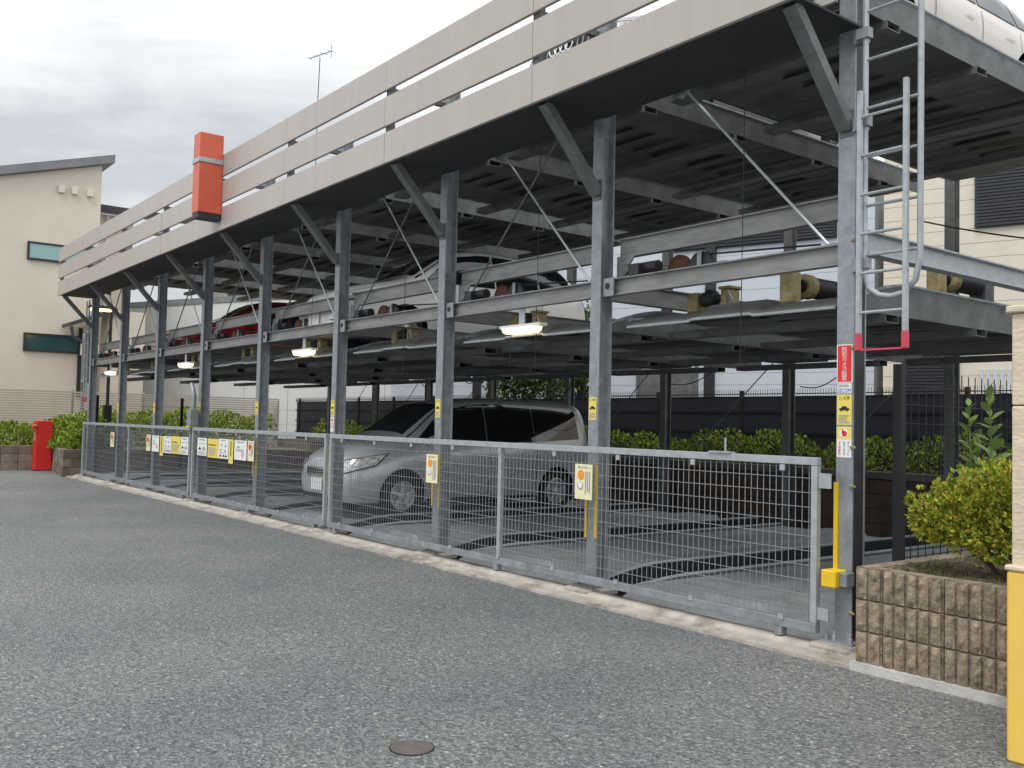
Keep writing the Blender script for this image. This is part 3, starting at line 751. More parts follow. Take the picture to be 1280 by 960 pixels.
# ------------------------------------------------------------------ ladder at the first post
t = thing('ladder', 'galvanised fixed ladder with a sliding lower section beside the near post', 'ladder', (.33, -.02, 2.0))
xl, xr = .155, .545; yl = -.03
u = [(xl, yl, 5.3), (xl, yl, 2.55), (xl+.03, yl, 2.44), (xl+.11, yl, 2.385), ((xl+xr)/2, yl, 2.37), (xr-.11, yl, 2.385), (xr-.03, yl, 2.46), (xr, yl, 2.60), (xr, yl, 5.3)]
MB().tube(u, .02, 10).build('fixed_rail', 'galv_light', t)
for k in range(8):
    z = 2.66+.33*k; MB().tube([(xl, yl, z), (xr, yl, z)], .011, 8).build('rung', 'galv_light', t)
ys = -.085; xa, xb = .15, .478
for x in (xa, xb):
    MB().cham(x-.016, x+.016, ys-.016, ys+.016, 2.13, 3.76, .003).build('sliding_rail', 'galv_light', t)
    MB().cham(x-.019, x+.019, ys-.019, ys+.019, 2.02, 2.13, .004).build('red_tip', 'red_tip', t)
for k in range(6):
    z = 2.27+.262*k; MB().tube([(xa, ys, z), (xb, ys, z)], .011, 8).build('rung', 'galv_light', t)
MB().box(xa, xb, ys-.006, ys+.006, 2.018, 2.03).build('tip_bar', 'red_tip', t)
for z in (4.12, 3.52, 2.56):
    MB().box(.06, .15, -.03, .03, z, z+.09).box(.10, .19, -.06, -.0, z+.01, z+.08).build('bracket', 'galv', t)
t = thing('ladder', 'slim grey ladder hanging at the far end post by the cream house', 'ladder', (-20.3, -.02, 1.8))
for x in (-20.42, -20.18): MB().box(x-.015, x+.015, -.04, -.01, 1.9, 4.2).build('rail', 'galv_light', t); MB().box(x-.018, x+.018, -.043, -.007, 1.78, 1.9).build('red_tip', 'red_tip', t)
for k in range(8): MB().tube([(-20.42, -.025, 2.05+.28*k), (-20.18, -.025, 2.05+.28*k)], .01, 6).build('rung', 'galv_light', t)
t = thing('cable_trunking', 'grey steel control cabinet on the far end post', 'cabinet', (-20.55, .15, 2.2))
MB().cham(-20.85, -20.5, .0, .25, 2.25, 3.45, .01).build('case', 'galv', t)
MB().box(-20.8, -20.55, -.012, -.001, 2.35, 3.35).build('door', 'galv_dull', t)

# ------------------------------------------------------------------ cars
def loft(st):
    """closed half-car sections mirrored into a quad cage; st rows: y zs zm zb zt ws wm wb wt"""
    V = []; F = []
    ring = []
    for (y, zs, zm, zb, zt, ws, wm, wb, wt) in st:
        half = [(0, zs), (ws*.55, zs), (ws-.03, zs), (ws, zs+.06), (wm, zm), (wm*.5+wb*.5+.012, zm*.4+zb*.6), (wb, zb), (wb*.5+wt*.5+.012, zb*.5+zt*.5-.01), (wt+.02, zt-.055), (wt-.09, zt), (wt*.45, zt+.018), (0, zt+.024)]
        pts = half + [(-x, z) for x, z in half[-2:0:-1]]
        ring.append([(x, y, z) for x, z in pts])
    n = len(ring[0])
    for r_ in ring: V += r_
    for i in range(len(ring)-1):
        for j in range(n):
            F.append((i*n+j, i*n+(j+1) % n, (i+1)*n+(j+1) % n, (i+1)*n+j))
    # end caps as quad strips across
    for base, rev in ((0, True), ((len(ring)-1)*n, False)):
        for j in range(n//2):
            a, b, c, d = base+j, base+j+1, base+(n-j-1) % n, base+(n-j) % n
            q = [a, b, c, d]
            q = [v for k, v in enumerate(q) if v not in q[:k]]
            if len(q) > 2: F.append(tuple(reversed(q)) if rev else tuple(q))
    return V, F

def make_car(name, label, paint, st, ax, wr, loc, group=None, glass=None, four_rings=False, width=1.7, hi=True):
    t = thing(name, label, 'car', loc, group)
    V, F = loft(st)
    me = bpy.data.meshes.new('body'); me.from_pydata(V, [], F)
    bm = bmesh.new(); bm.from_mesh(me); bmesh.ops.recalc_face_normals(bm, faces=bm.faces); bm.to_mesh(me); bm.free()
    me.materials.append(MATS[paint]); me.materials.append(MATS['black'])
    tmp = bpy.data.objects.new('tmp', me); COL.objects.link(tmp)
    sm = tmp.modifiers.new('s', 'SUBSURF'); sm.levels = 3; sm.render_levels = 3
    cut = MB()
    for y in ax:
        for s in (-1, 1):
            cut.lathe([(wr+.055, .0), (wr+.055, .5)], (s*.58, y, wr+.01), (s, 0, 0), 40)
    co = cut.build('cut', 'black'); 
    bo = tmp.modifiers.new('b', 'BOOLEAN'); bo.operation = 'DIFFERENCE'; bo.object = co; bo.solver = 'EXACT'; bo.material_mode = 'TRANSFER'
    bm2 = bpy.data.meshes.new_from_object(tmp.evaluated_get(bpy.context.evaluated_depsgraph_get()))
    bpy.data.objects.remove(tmp); bpy.data.objects.remove(co)
    bm2.name = 'body'
    for p in bm2.polygons: p.use_smooth = True
    bm2.set_sharp_from_angle(angle=R(45))
    body = bpy.data.objects.new('body', bm2); COL.objects.link(body); body.parent = t; reg(body, ORG[t.name])
    bmm = bmesh.new(); bmm.from_mesh(bm2); bvh = BVHTree.FromBMesh(bmm); bmm.free()
    def hit(p, d):
        r_ = bvh.ray_cast(p-d*5, d); return (r_[0], r_[1]) if r_[0] is not None else (None, None)
    def samp(poly, u):
        L = [0]
        for a, b in zip(poly[:-1], poly[1:]): L.append(L[-1]+math.dist(a, b))
        s = u*L[-1]
        for k in range(len(poly)-1):
            if s <= L[k+1]+1e-9:
                f = (s-L[k])/max(1e-9, L[k+1]-L[k]); return tuple(poly[k][q]+(poly[k+1][q]-poly[k][q])*f for q in range(2))
        return poly[-1]
    def patch(pname, bot, top, u, v, d, m, parent, n=10, mm=4, off=.005):
        u, v, d = Vector(u), Vector(v), Vector(d).normalized(); b = MB(); grid = []
        last = None
        for j in range(mm+1):
            row = []
            for i in range(n+1):
                A, Bq = samp(bot, i/n), samp(top, i/n); f = j/mm
                p = u*(A[0]+(Bq[0]-A[0])*f) + v*(A[1]+(Bq[1]-A[1])*f)
                h, nn = hit(p, d)
                if h is None: h = last if last is not None else p; nn = -d
                last = h
                row.append(h - d*off*.6 + nn*off)
            grid.append(row)
        k = mm+1
        b.v = [tuple(q) for r_ in grid for q in r_]
        b.f = [(j*(n+1)+i, j*(n+1)+i+1, (j+1)*(n+1)+i+1, (j+1)*(n+1)+i) for j in range(mm) for i in range(n)]
        o = b.build(pname, m, None, smooth=True); o.parent = parent; reg(o, ORG[t.name])
        for p in o.data.polygons: pass
        return o
    Y, Z, X = (0, 1, 0), (0, 0, 1), (1, 0, 0)
    # side glass, both sides, with pillars between
    for s in (-1, 1):
        dd = (-s, 0, 0)
        for (bot, top) in glass['side']:
            patch('side_window', bot, top, Y, Z, dd, 'car_glass', body, 12, 4)
        if hi:
            for yy in glass['seams']:
                patch('door_seam', [(yy, .32), (yy+.008, .32)], [(yy+.02, glass['belt']-.02), (yy+.028, glass['belt']-.02)], Y, Z, dd, 'black', body, 1, 10, .003)
            for yy in glass['handles']:
                patch('door_handle', [(yy, glass['belt']-.16), (yy+.17, glass['belt']-.155)], [(yy, glass['belt']-.13), (yy+.17, glass['belt']-.125)], Y, Z, dd, paint, body, 6, 2, .018)
            patch('sill_trim', [(ax[0]+.42, .235), (ax[1]-.42, .235)], [(ax[0]+.42, .27), (ax[1]-.42, .27)], Y, Z, dd, 'black', body, 8, 1, .004)
    ws = glass['ws']
    patch('windshield', [(-ws[2], ws[0]), (ws[2], ws[0])], [(-ws[3], ws[1]), (ws[3], ws[1])], X, Y, (0, .0, -1), 'car_glass', body, 10, 6)
    rw = glass['rear']
    patch('rear_window', [(-rw[2], rw[0]), (rw[2], rw[0])], [(-rw[2]+.06, rw[1]), (rw[2]-.06, rw[1])], X, Z, (0, -1, 0), 'car_glass', body, 8, 4)
    # front
    fz = glass['front']
    for s in (-1, 1):
        k = .7071
        patch('lamp_surround', [(fz['h0']-.02, fz['hz']-.02), (fz['h1']+.02, fz['hz']+fz['hl']-.02)], [(fz['h0'], fz['hz']+fz.get('th', .10)+.012), (fz['h1']+.16, fz['hz']+fz['hl']+fz.get('th', .10)*.8+.02)], (s*k, k, 0), Z, (-s*k, k, 0), 'black', body, 10, 5, .004)
        h = patch('headlight', [(fz['h0'], fz['hz']), (fz['h1'], fz['hz']+fz['hl'])], [(fz['h0']+.02, fz['hz']+fz.get('th', .10)), (fz['h1']+.12, fz['hz']+fz['hl']+fz.get('th', .10)*.8)], (s*k, k, 0), Z, (-s*k, k, 0), 'headlight', body, 10, 5, .008)
        patch('lamp_lens', [(fz['h1']-.10, fz['hz']+fz['hl']+.01), (fz['h1']-.02, fz['hz']+fz['hl']+.02)], [(fz['h1']-.06, fz['hz']+fz['hl']+.06), (fz['h1']+.02, fz['hz']+fz['hl']+.08)], (s*k, k, 0), Z, (-s*k, k, 0), 'fixture_white', h, 4, 2, .014)
        patch('fog_lamp', [(.44, .27), (.52, .27)], [(.43, .34), (.53, .34)], (s*k, k, 0), Z, (-s*k, k, 0), 'black', body, 4, 2)
        mx_ = MB(); yy, zz, xx = glass['mirror']
        mx_.lathe([(.02, -.10), (.07, -.08), (.085, 0), (.07, .08), (.02, .10)], (s*(xx+.09), yy, zz), (1, 0, .0), 12)
        o = mx_.build('side_mirror', paint, None, smooth=True); o.parent = body; reg(o, ORG[t.name])
    gr = patch('grille', [(-fz['gw'], fz['gz']), (fz['gw'], fz['gz'])], [(-fz['gw']-.04, fz['gz']+fz['gh']), (fz['gw']+.04, fz['gz']+fz['gh'])], X, Z, (0, 1, 0), 'black', body, 10, 4, .006)
    if four_rings:
        for k in range(11):
            x = -fz['gw']+.04+k*(2*fz['gw']-.08)/10
            patch('grille_bar', [(x-.008, fz['gz']+.01), (x+.008, fz['gz']+.01)], [(x-.008, fz['gz']+fz['gh']-.01), (x+.008, fz['gz']+fz['gh']-.01)], X, Z, (0, 1, 0), 'galv', gr, 1, 3, .014)
        for k in range(4):
            x = (k-1.5)*.085; zc = fz['gz']+fz['gh']-.085
            h, nn = hit(Vector((x, 0, zc)), Vector((0, 1, 0)))
            b = MB(); pts = [(x+.058*math.cos(a_), h.y-.035, zc+.058*math.sin(a_)) for a_ in [2*math.pi*q/20 for q in range(21)]]
            b.tube(pts, .009, 6, False); o = b.build('emblem_ring', 'chrome', None, smooth=True); o.parent = gr; reg(o, ORG[t.name])
    else:
        for q in range(3):
            zz = fz['gz']+fz['gh']*(q+.5)/3
            patch('grille_bar', [(-fz['gw']+.01, zz-.008), (fz['gw']-.01, zz-.008)], [(-fz['gw']+.01, zz+.008), (fz['gw']-.01, zz+.008)], X, Z, (0, 1, 0), 'chrome', gr, 8, 1, .014)
    patch('lower_intake', [(-.42, .24), (.42, .24)], [(-.46, .33), (.46, .33)], X, Z, (0, 1, 0), 'black', body, 8, 2)
    h, nn = hit(Vector((0, 0, .46)), Vector((0, 1, 0)))
    b = MB().box(-.165, .165, h.y-.022, h.y-.012, .38, .545); o = b.build('number_plate', 'plate_white', None); o.parent = body; reg(o, ORG[t.name])
    h2, nn = hit(Vector((0, 0, .75)), Vector((0, -1, 0)))
    for s in (-1, 1):
        patch('tail_lamp', [(s*.60, .80), (s*.74, .80)], [(s*.60, 1.12), (s*.74, 1.12)], X, Z, (0, -1, 0), 'sign_red', body, 4, 4)
    # wheels
    for y in ax:
        for s in (-1, 1):
            xw = s*(width/2-.115); c = (xw, y, wr)
            wh = MB().lathe([(wr-.11, -.10), (wr-.02, -.10), (wr, -.075), (wr, .075), (wr-.02, .10), (wr-.105, .10), (wr-.115, .05), (wr-.115, -.05), (wr-.11, -.10)], c, (s, 0, 0), 32, cap=False).build('wheel', 'rubber', None, smooth=True); wh.parent = t; reg(wh, ORG[t.name])
            b = MB(); rr = wr-.108
            b.lathe([(rr, .085), (rr-.02, .092), (rr-.022, .02), (rr-.03, .0), (.001, .0)], c, (s, 0, 0), 28, cap=False)
            b.lathe([(.05, .02), (.05, .085), (.03, .092), (.0, .092)], c, (s, 0, 0), 14)
            for k in range(5):
                a_ = 2*math.pi*k/5+.3; dr = Vector((0, math.cos(a_), math.sin(a_)))
                cc = Vector(c)+Vector((s*.066, 0, 0))
                b.bar(cc+dr*.03, cc+dr*(rr-.008), .05, .022, Vector((1, 0, 0)))
            o = b.build('rim', 'alloy', None); o.parent = wh; reg(o, ORG[t.name])
    return t

ST_VAN = [
 (0.00, .34, .50, .60, .66, .46, .52, .48, .34), (0.05, .26, .50, .71, .80, .60, .67, .61, .47), (0.20, .21, .50, .80, .92, .74, .79, .72, .58),
 (0.50, .20, .52, .90, 1.02, .79, .835, .78, .65), (0.85, .20, .54, .95, 1.10, .80, .845, .81, .69), (1.10, .20, .55, .98, 1.18, .80, .845, .825, .69),
 (1.45, .20, .55, .99, 1.42, .80, .845, .83, .66), (1.75, .20, .55, 1.00, 1.64, .80, .845, .83, .63), (2.10, .20, .55, 1.01, 1.725, .80, .845, .83, .63),
 (2.80, .20, .55, 1.03, 1.77, .80, .845, .83, .63), (3.70, .21, .55, 1.06, 1.765, .80, .845, .82, .62), (4.30, .23, .55, 1.08, 1.74, .80, .84, .81, .61),
 (4.48, .26, .56, 1.08, 1.70, .78, .83, .79, .59), (4.57, .30, .56, 1.06, 1.60, .74, .79, .75, .56), (4.60, .36, .58, 1.0, 1.42, .68, .73, .69, .52)]
ST_VAN = [((1-(1-r_[0])*.88 if r_[0] < 1 else r_[0]+(.1*max(0, r_[0]-3.5))),)+r_[1:] for r_ in ST_VAN]
GL_VAN = dict(side=[([(1.30, 1.10), (1.62, 1.06)], [(1.33, 1.15), (1.62, 1.42)]), ([(1.66, 1.055), (2.52, 1.065)], [(1.66, 1.44), (1.90, 1.57), (2.2, 1.635), (2.52, 1.66)]),
                    ([(2.535, 1.07), (3.46, 1.10)], [(2.535, 1.665), (3.46, 1.67)]), ([(3.472, 1.10), (4.42, 1.15)], [(3.472, 1.67), (4.34, 1.64), (4.41, 1.58)])],
              ws=(1.12, 1.80, .73, .60), rear=(1.12, 1.56, .58), seams=(1.62, 2.55, 3.48), handles=(2.28, 3.20), belt=1.04, mirror=(1.50, 1.10, .82),
              front=dict(h0=.50, h1=1.0, hz=.615, hl=.15, th=.18, gw=.34, gz=.58, gh=.12))
BX = lambda i: -B*i-B/2
VZ = ZL[0]+.002
make_car('minivan', 'silver minivan parked nose-out at ground level behind the mesh gate', 'paint_silver', ST_VAN, (1.05, 3.92), .32, (BX(3), .30, VZ), None, GL_VAN)

ST_WAG = [
 (0.00, .34, .50, .60, .66, .46, .52, .48, .34), (0.05, .26, .50, .68, .75, .60, .66, .60, .46), (0.20, .20, .50, .75, .83, .73, .79, .72, .56),
 (0.50, .19, .52, .82, .92, .80, .845, .79, .64), (0.90, .19, .54, .88, 1.00, .81, .86, .82, .69), (1.18, .19, .55, .92, 1.07, .81, .86, .835, .70),
 (1.55, .19, .55, .95, 1.32, .81, .86, .84, .66), (1.95, .19, .55, .97, 1.53, .81, .86, .84, .62), (2.35, .19, .55, .98, 1.60, .81, .86, .84, .62),
 (3.00, .19, .55, .99, 1.615, .81, .86, .84, .62), (3.70, .20, .55, 1.01, 1.57, .81, .86, .83, .61), (4.15, .22, .55, 1.03, 1.50, .79, .84, .81, .58),
 (4.42, .25, .56, 1.03, 1.34, .76, .81, .77, .55), (4.54, .30, .56, 1.00, 1.12, .72, .77, .72, .52), (4.58, .36, .58, .90, .98, .66, .70, .66, .48)]
GL_WAG = dict(side=[([(1.36, 1.035), (1.70, 1.02)], [(1.40, 1.07), (1.70, 1.29)]), ([(1.73, 1.02), (2.60, 1.03)], [(1.73, 1.30), (2.0, 1.445), (2.35, 1.505), (2.60, 1.52)]),
                    ([(2.625, 1.03), (3.48, 1.05)], [(2.625, 1.52), (3.48, 1.51)]), ([(3.51, 1.06), (4.22, 1.10)], [(3.51, 1.505), (4.08, 1.44), (4.20, 1.34)])],
              ws=(1.22, 1.98, .73, .59), rear=(1.06, 1.38, .56), seams=(1.70, 2.63, 3.50), handles=(2.34, 3.22), belt=1.0, mirror=(1.58, 1.05, .83),
              front=dict(h0=.43, h1=.84, hz=.66, hl=.09, gw=.34, gz=.56, gh=.11))
def sc(gl, k, kz):
    f = lambda L: [(a*k, b*kz) for a, b in L]
    return dict(side=[(f(a), f(b)) for a, b in gl['side']], ws=(gl['ws'][0]*k, gl['ws'][1]*k, gl['ws'][2], gl['ws'][3]), rear=(gl['rear'][0]*kz, gl['rear'][1]*kz, gl['rear'][2]),
                seams=tuple(v*k for v in gl['seams']), handles=tuple(v*k for v in gl['handles']), belt=gl['belt']*kz, mirror=(gl['mirror'][0]*k, gl['mirror'][1]*kz, gl['mirror'][2]), front=dict(gl['front']))
ST_TAL = [(r_[0],)+(r_[1],)+tuple(v*1.06 for v in r_[2:5])+r_[5:] for r_ in ST_WAG]
make_car('wagon', 'white wagon on the middle level above the silver minivan', 'paint_white', ST_TAL, (1.02, 3.90), .32, (BX(3), .30, ZL[1]+.002), None, sc(GL_WAG, 1.0, 1.06))
ST_HAT = [(y*.92, zs, zm, zb*.99, zt*(.985 if zt > 1.1 else 1.0), ws, wm, wb, wt) for (y, zs, zm, zb, zt, ws, wm, wb, wt) in ST_WAG]
GL_HAT = sc(GL_WAG, .92, .985)
make_car('hatchback', 'dark red hatchback on the middle level near the orange-red fascia box', 'paint_red', ST_HAT, (.95, 3.45), .31, (BX(6), .52, ZL[1]+.002), None, GL_HAT)
ST_SUV = [(r_[0],)+(r_[1]*1.1,)+tuple(v*1.22 for v in r_[2:5])+r_[5:] for r_ in ST_WAG]
GL_A = sc(GL_WAG, 1.0, 1.22); GL_A['front'].update(gw=.44, gz=.52, gh=.34, h0=.52, hz=.76)
top = 'cars on the top level behind the fascia'
make_car('suv', 'light silver car with upright grille and four-ring emblem behind the fascia gap', 'paint_light', ST_SUV, (1.02, 3.80), .36, (BX(1), .62, ZL[2]+.002), top, GL_A, four_rings=True, hi=False)
ST_LOW = [(r_[0],)+(r_[1]*.85,)+tuple(v*.84 for v in r_[2:5])+r_[5:] for r_ in ST_HAT]
make_car('coupe', 'low cream-white car on the top level above the ladder bay', 'paint_cream', ST_LOW, (.95, 3.45), .30, (BX(0)-.16, .62, ZL[2]+.002), top, sc(GL_HAT, 1.0, .84))
make_car('hatchback', 'dark car on the top level directly above the white wagon', 'paint_dark', ST_HAT, (.95, 3.45), .31, (BX(3), .68, ZL[2]+.002), top, GL_HAT, hi=False)
make_car('hatchback', 'blue car on the top level just right of the orange-red fascia box', 'paint_blue', ST_HAT, (.95, 3.45), .31, (BX(4), .70, ZL[2]+.002), top, GL_HAT, hi=False)
make_car('wagon', 'silver car on the top level in the end bay by the cream house', 'paint_light', ST_WAG, (1.02, 3.80), .31, (BX(7), .66, ZL[2]+.002), top, GL_WAG, hi=False)
# ------------------------------------------------------------------ right planter, shrub, plants, pillar
yw = -.315
t = thing('planter_wall', 'low wall of brown ribbed split-face blocks beside the ladder post', 'wall', (.9, yw, 0))
MB().box(.27, 2.6, yw-.035, yw+.12, -.02, .055).build('footing', 'concrete_light', t)
def ribblock(x0, x1, z0, z1, ribs):
    b = MB(); w_ = (x1-x0)/ribs; g_ = .0085
    b.box(x0, x1, yw+.014, yw+.11, z0, z1)
    for k in range(ribs):
        a0, a1 = x0+w_*k+g_, x0+w_*(k+1)-g_; nz_ = 5; V = []; F = []
        cols = 3
        for j in range(nz_+1):
            for c in range(cols+1):
                e = 0 if c in (0, cols) or j in (0, nz_) else 1
                V.append((a0+(a1-a0)*c/cols, yw+.0115 - (.024+random.uniform(.0, .011))*e - (.016 if not e else 0), z0+.003+(z1-z0-.006)*j/nz_))
        for j in range(nz_):
            for c in range(cols):
                i = j*(cols+1)+c; F.append((i, i+1, i+cols+2, i+cols+1))
        b.add(V, F)
    return b
zc = [(.056, .245), (.250, .440), (.445, .640)]
for r_, (z0, z1) in enumerate(zc):
    x = .285
    wds = [.185, .385, .385, .385, .385, .385] if r_ % 2 == 0 else [.185, .385, .385, .385, .385, .385]
    for w_ in wds:
        ribblock(x, x+w_-.008, z0, z1, max(2, round(w_/.077))).build('block', random.choice(('block_brown', 'block_brown_2', 'block_brown_3')), t)
        x += w_
# side return of the planter, facing the pit
for r_, (z0, z1) in enumerate(zc):
    y = yw+.125
    for k in range(4):
        MB().cham(.275, .37, y, y+.385, z0, z1, .006).build('block', random.choice(('block_brown', 'block_brown_2', 'block_brown_3')), t); y += .395
g = MB(); nx, ny = 24, 14
for j in range(ny+1):
    for i in range(nx+1):
        g.v.append((.37+2.2*i/nx, yw+.11+1.5*j/ny, .60+.03*random.random()+.02*math.sin(i*.9+j)))
g.f = [(j*(nx+1)+i, j*(nx+1)+i+1, (j+1)*(nx+1)+i+1, (j+1)*(nx+1)+i) for j in range(ny) for i in range(nx)]
structure(g.build('soil_bed', 'soil', None, smooth=True))
P = np.stack([RNG.uniform(.4, 2.2, 1500), RNG.uniform(yw+.13, yw+.9, 1500), np.full(1500, .61)], 1)
o = leaves('grass_tufts', P, np.tile([0, -.2, 1.0], (1500, 1)), .045, 'leaf_grass', None, .8, .12); o['kind'] = 'stuff'

def blob_points(blobs, n, shell=.35):
    """points on and just inside a union of ellipsoids, with outward directions"""
    P = []; D = []
    vol = np.array([b[1][0]*b[1][1]+b[1][1]*b[1][2]+b[1][0]*b[1][2] for b in blobs]); cnt = (n*vol/vol.sum()).astype(int)
    for (c, r_), k in zip(blobs, cnt):
        d = RNG.normal(0, 1, (k, 3)); d /= np.linalg.norm(d, axis=1)[:, None]
        rad = 1-shell*RNG.random(k)**1.6
        q = d*np.array(r_)
        q = q*(rad*(1+.16*noise3(q+np.array(c), 9, 1.3)+.08*noise3(q+np.array(c), 23, .4)))[:, None]+np.array(c)
        P.append(q); D.append(d)
    return np.concatenate(P), np.concatenate(D)

t = thing('azalea_shrub', 'rounded yellow-green azalea bush in the brown block planter', 'shrub', (1.1, .22, .62))
bl = [((.72, .12, 1.0), (.32, .26, .20)), ((.98, .18, 1.10), (.34, .32, .22)), ((1.25, .2, 1.16), (.36, .34, .22)), ((1.55, .25, 1.1), (.36, .36, .28)), ((1.15, .1, .92), (.5, .26, .2)), ((.58, .12, .93), (.16, .16, .12)), ((1.9, .3, 1.0), (.3, .3, .3))]
P, D = blob_points(bl, 4300, .5)
D[:, 2] += .55
leaves('foliage', P, D, .034, 'leaf_azalea', t, .65, .42, None, 7)
b = MB()
for k in range(22):
    c, r_ = random.choice(bl); e = Vector(c)+Vector((random.uniform(-.8, .8)*r_[0], random.uniform(-.6, .6)*r_[1], random.uniform(-.2, .5)*r_[2]))
    s0 = Vector((random.uniform(.9, 1.5), random.uniform(.15, .35), .58)); b.tube([s0, s0.lerp(e, .5)+Vector((0, 0, .05)), e], [.012, .008, .004], 6)
b.build('branches', 'bark', t, kind='stuff')

def leafy_stem(px, y, ztop_px, n, L, label):
    bx = onY(px, y); zt = onY(ztop_px, y)
    t = thing('broadleaf_plant', label, 'plant', (bx.x, y, .6), 'broadleaf plants behind the azalea')
    base = Vector((bx.x+.02, y, .6)); tip = Vector((zt.x, y, zt.z))
    MB().tube([base, base.lerp(tip, .5)+Vector((.01, 0, 0)), tip], [.010, .007, .003], 6).build('stem', 'leaf_broad', t)
    for k in range(n):
        u = .12+.88*k/(n-1); p = base.lerp(tip, u); ln = L*(1.0-.45*max(0, u-.7)/.3)*random.uniform(.85, 1.1)
        a_ = k*1.9+random.uniform(-.3, .3); d = Vector((math.cos(a_), math.sin(a_)*.9, .55+random.uniform(-.2, .25)+1.1*max(0, u-.8)*5)).normalized(); sd_ = (d.cross(Vector((0, 0, 1))).normalized()+Vector((0, 0, random.uniform(-.7, .7)))); sd_ = (sd_-d*sd_.dot(d)).normalized(); up = sd_.cross(d)
        b = MB(); prof = [(0, .02, 0), (.2, .20, .02), (.45, .29, .04), (.7, .23, .03), (.9, .09, -.02), (1.0, 0, -.05)]
        V = []
        for (q, ww, hh) in prof:
            c = p+d*(q*ln)+up*hh*ln; V += [c+sd_*ww*ln+up*.05*ln, c, c-sd_*ww*ln+up*.05*ln]
        F = []
        for i in range(len(prof)-1): F += [(3*i, 3*i+1, 3*i+4, 3*i+3), (3*i+1, 3*i+2, 3*i+5, 3*i+4)]
        b.add(V, F).build('leaf', 'leaf_broad', t, smooth=True)
leafy_stem((1240, 575), .75, (1236, 490), 38, .14, 'taller of two broadleaf stems behind the azalea bush')
leafy_stem((1212, 585), .85, (1211, 508), 32, .13, 'shorter of two broadleaf stems behind the azalea bush')
leafy_stem((1225, 590), .95, (1222, 548), 24, .13, 'low broadleaf stem between the two tall ones')

t = thing('gate_pillar', 'cream stone gate pillar wrapped in yellow padding below', 'pillar', (1.88, -.95, 0))
px0, px1, py0, py1 = 1.632, 2.18, -1.19, -.64
MB().cham(px0, px1, py0, py1, .0, 1.62, .006).build('lower_shaft', 'pillar_stone', t)
MB().cham(px0, px1, py0, py1, 1.625, 2.05, .006).build('upper_shaft', 'pillar_stone', t)
MB().cham(px0-.02, px1+.02, py0-.02, py1+.02, 2.052, 2.085, .006).build('cap', 'pillar_stone', t)
MB().cham(px0+.04, px1-.04, py0+.04, py1-.04, 2.087, 2.5, .006).build('finial', 'pillar_stone', t)
MB().cham(px0-.018, px1+.018, py0-.018, py1+.018, .0, .865, .012).build('padding', 'pad_yellow', t)
MB().cham(px0-.024, px1+.024, py0-.024, py1+.024, .866, .89, .006).build('padding_lip', 'pillar_stone', t)

# ------------------------------------------------------------------ mesh fences at the two ends
def end_fence(x, label, y0=.30, y1=6.4, sparse=False):
    t = thing('mesh_fence', label, 'fence', (x, (y0+y1)/2, 0), 'black mesh fences at the ends of the car park')
    y = y0; ph = 1.95
    while y < y1+.1:
        MB().box(x-.03, x+.03, y-.03, y+.03, .0, ph).build('post', 'fence_black', t); y += 2.03
    b = MB(); r_ = .003; zz = .12
    while zz < ph-.02:
        b.box(x-r_, x+r_, y0+.03, y1, zz-r_, zz+r_); zz += .40 if sparse else .13
    y = y0+.06
    while y < y1 and not sparse:
        b.box(x-.0095, x-.0035, y-r_*.8, y+r_*.8, .1, ph-.04); y += .10
    o = b.build('wire_mesh', 'fence_black', t); o['kind'] = 'stuff'
end_fence(.22, 'black wire mesh fence running back beside the azalea planter')
end_fence(-20.42, 'black wire mesh fence running back from the far end post', sparse=True)

# ------------------------------------------------------------------ back edge: wall, hedge, dark fence
t = thing('retaining_wall', 'dark brown low retaining wall with grey coping behind the pallets', 'wall', (-10, 6.6, 0))
z0 = -.02
for r_ in range(4):
    x = 2.0 - (.0 if r_ % 2 == 0 else .45)
    while x > -21.5:
        MB().cham(x-.89, x, 6.56+random.uniform(0, .006), 6.70, .0+r_*.205, .2+r_*.205, .006).build('block', 'wall_dark_brown', t); x -= .9
for k in range(12):
    MB().cham(-22+k*2.0, -20.01+k*2.0, 6.53, 6.73, .825, .93, .008).build('coping', 'pit', t)
structure(MB().box(-24.5, 4, 6.73, 7.75, .0, .86).build('planting_bed', 'soil'))
t = thing('hedge', 'long clipped hedge along the dark fence behind the car park', 'hedge', (-10, 7.1, .86))
n = 15000
xx = RNG.uniform(-22.5, 3.2, n); th = RNG.uniform(0, math.pi, n); rr = 1-.45*RNG.random(n)**1.8
hgt = .50+.09*np.sin(xx*1.7)+.07*np.sin(xx*4.3+1)+.05*np.sin(xx*9.1)
P = np.stack([xx, 7.12-.34*np.cos(th)*rr, .86+hgt*np.sin(th)*rr], 1); D = np.stack([np.zeros(n), -np.cos(th), np.sin(th)+.4], 1)
leaves('foliage', P, D, .07, 'leaf_bright', t, .8, .45)
b = MB()
for k in range(70):
    x = random.uniform(-22, 3); b.tube([(x, 7.1+random.uniform(-.2, .2), .84), (x+random.uniform(-.15, .15), 7.1+random.uniform(-.2, .2), 1.2)], .01, 5)
b.build('stems', 'bark', t, kind='stuff')

t = thing('boundary_fence', 'tall dark sheeted fence behind the hedge', 'fence', (-10, 7.7, .8))
x = 5.0
while x > -26.2:
    MB().box(x-1.96, x-.04, 7.70, 7.715, .86, 2.06).build('sheet', 'fence_sheet', t)
    MB().box(x-.03, x+.03, 7.66, 7.72, .86, 2.16).build('post', 'fence_black', t)
    for zz in (1.1, 1.45, 1.8, 2.1): MB().box(x-1.97, x-.03, 7.672, 7.686, zz-.008, zz+.008).build('rail', 'fence_black', t)
    x -= 2.0
b = MB(); x = 5.0
while x > -26.2:
    b.box(x-.003, x+.003, 7.676, 7.682, 2.06, 2.18); x -= .05
o = b.build('wire_tips', 'fence_black', t); o['kind'] = 'stuff'

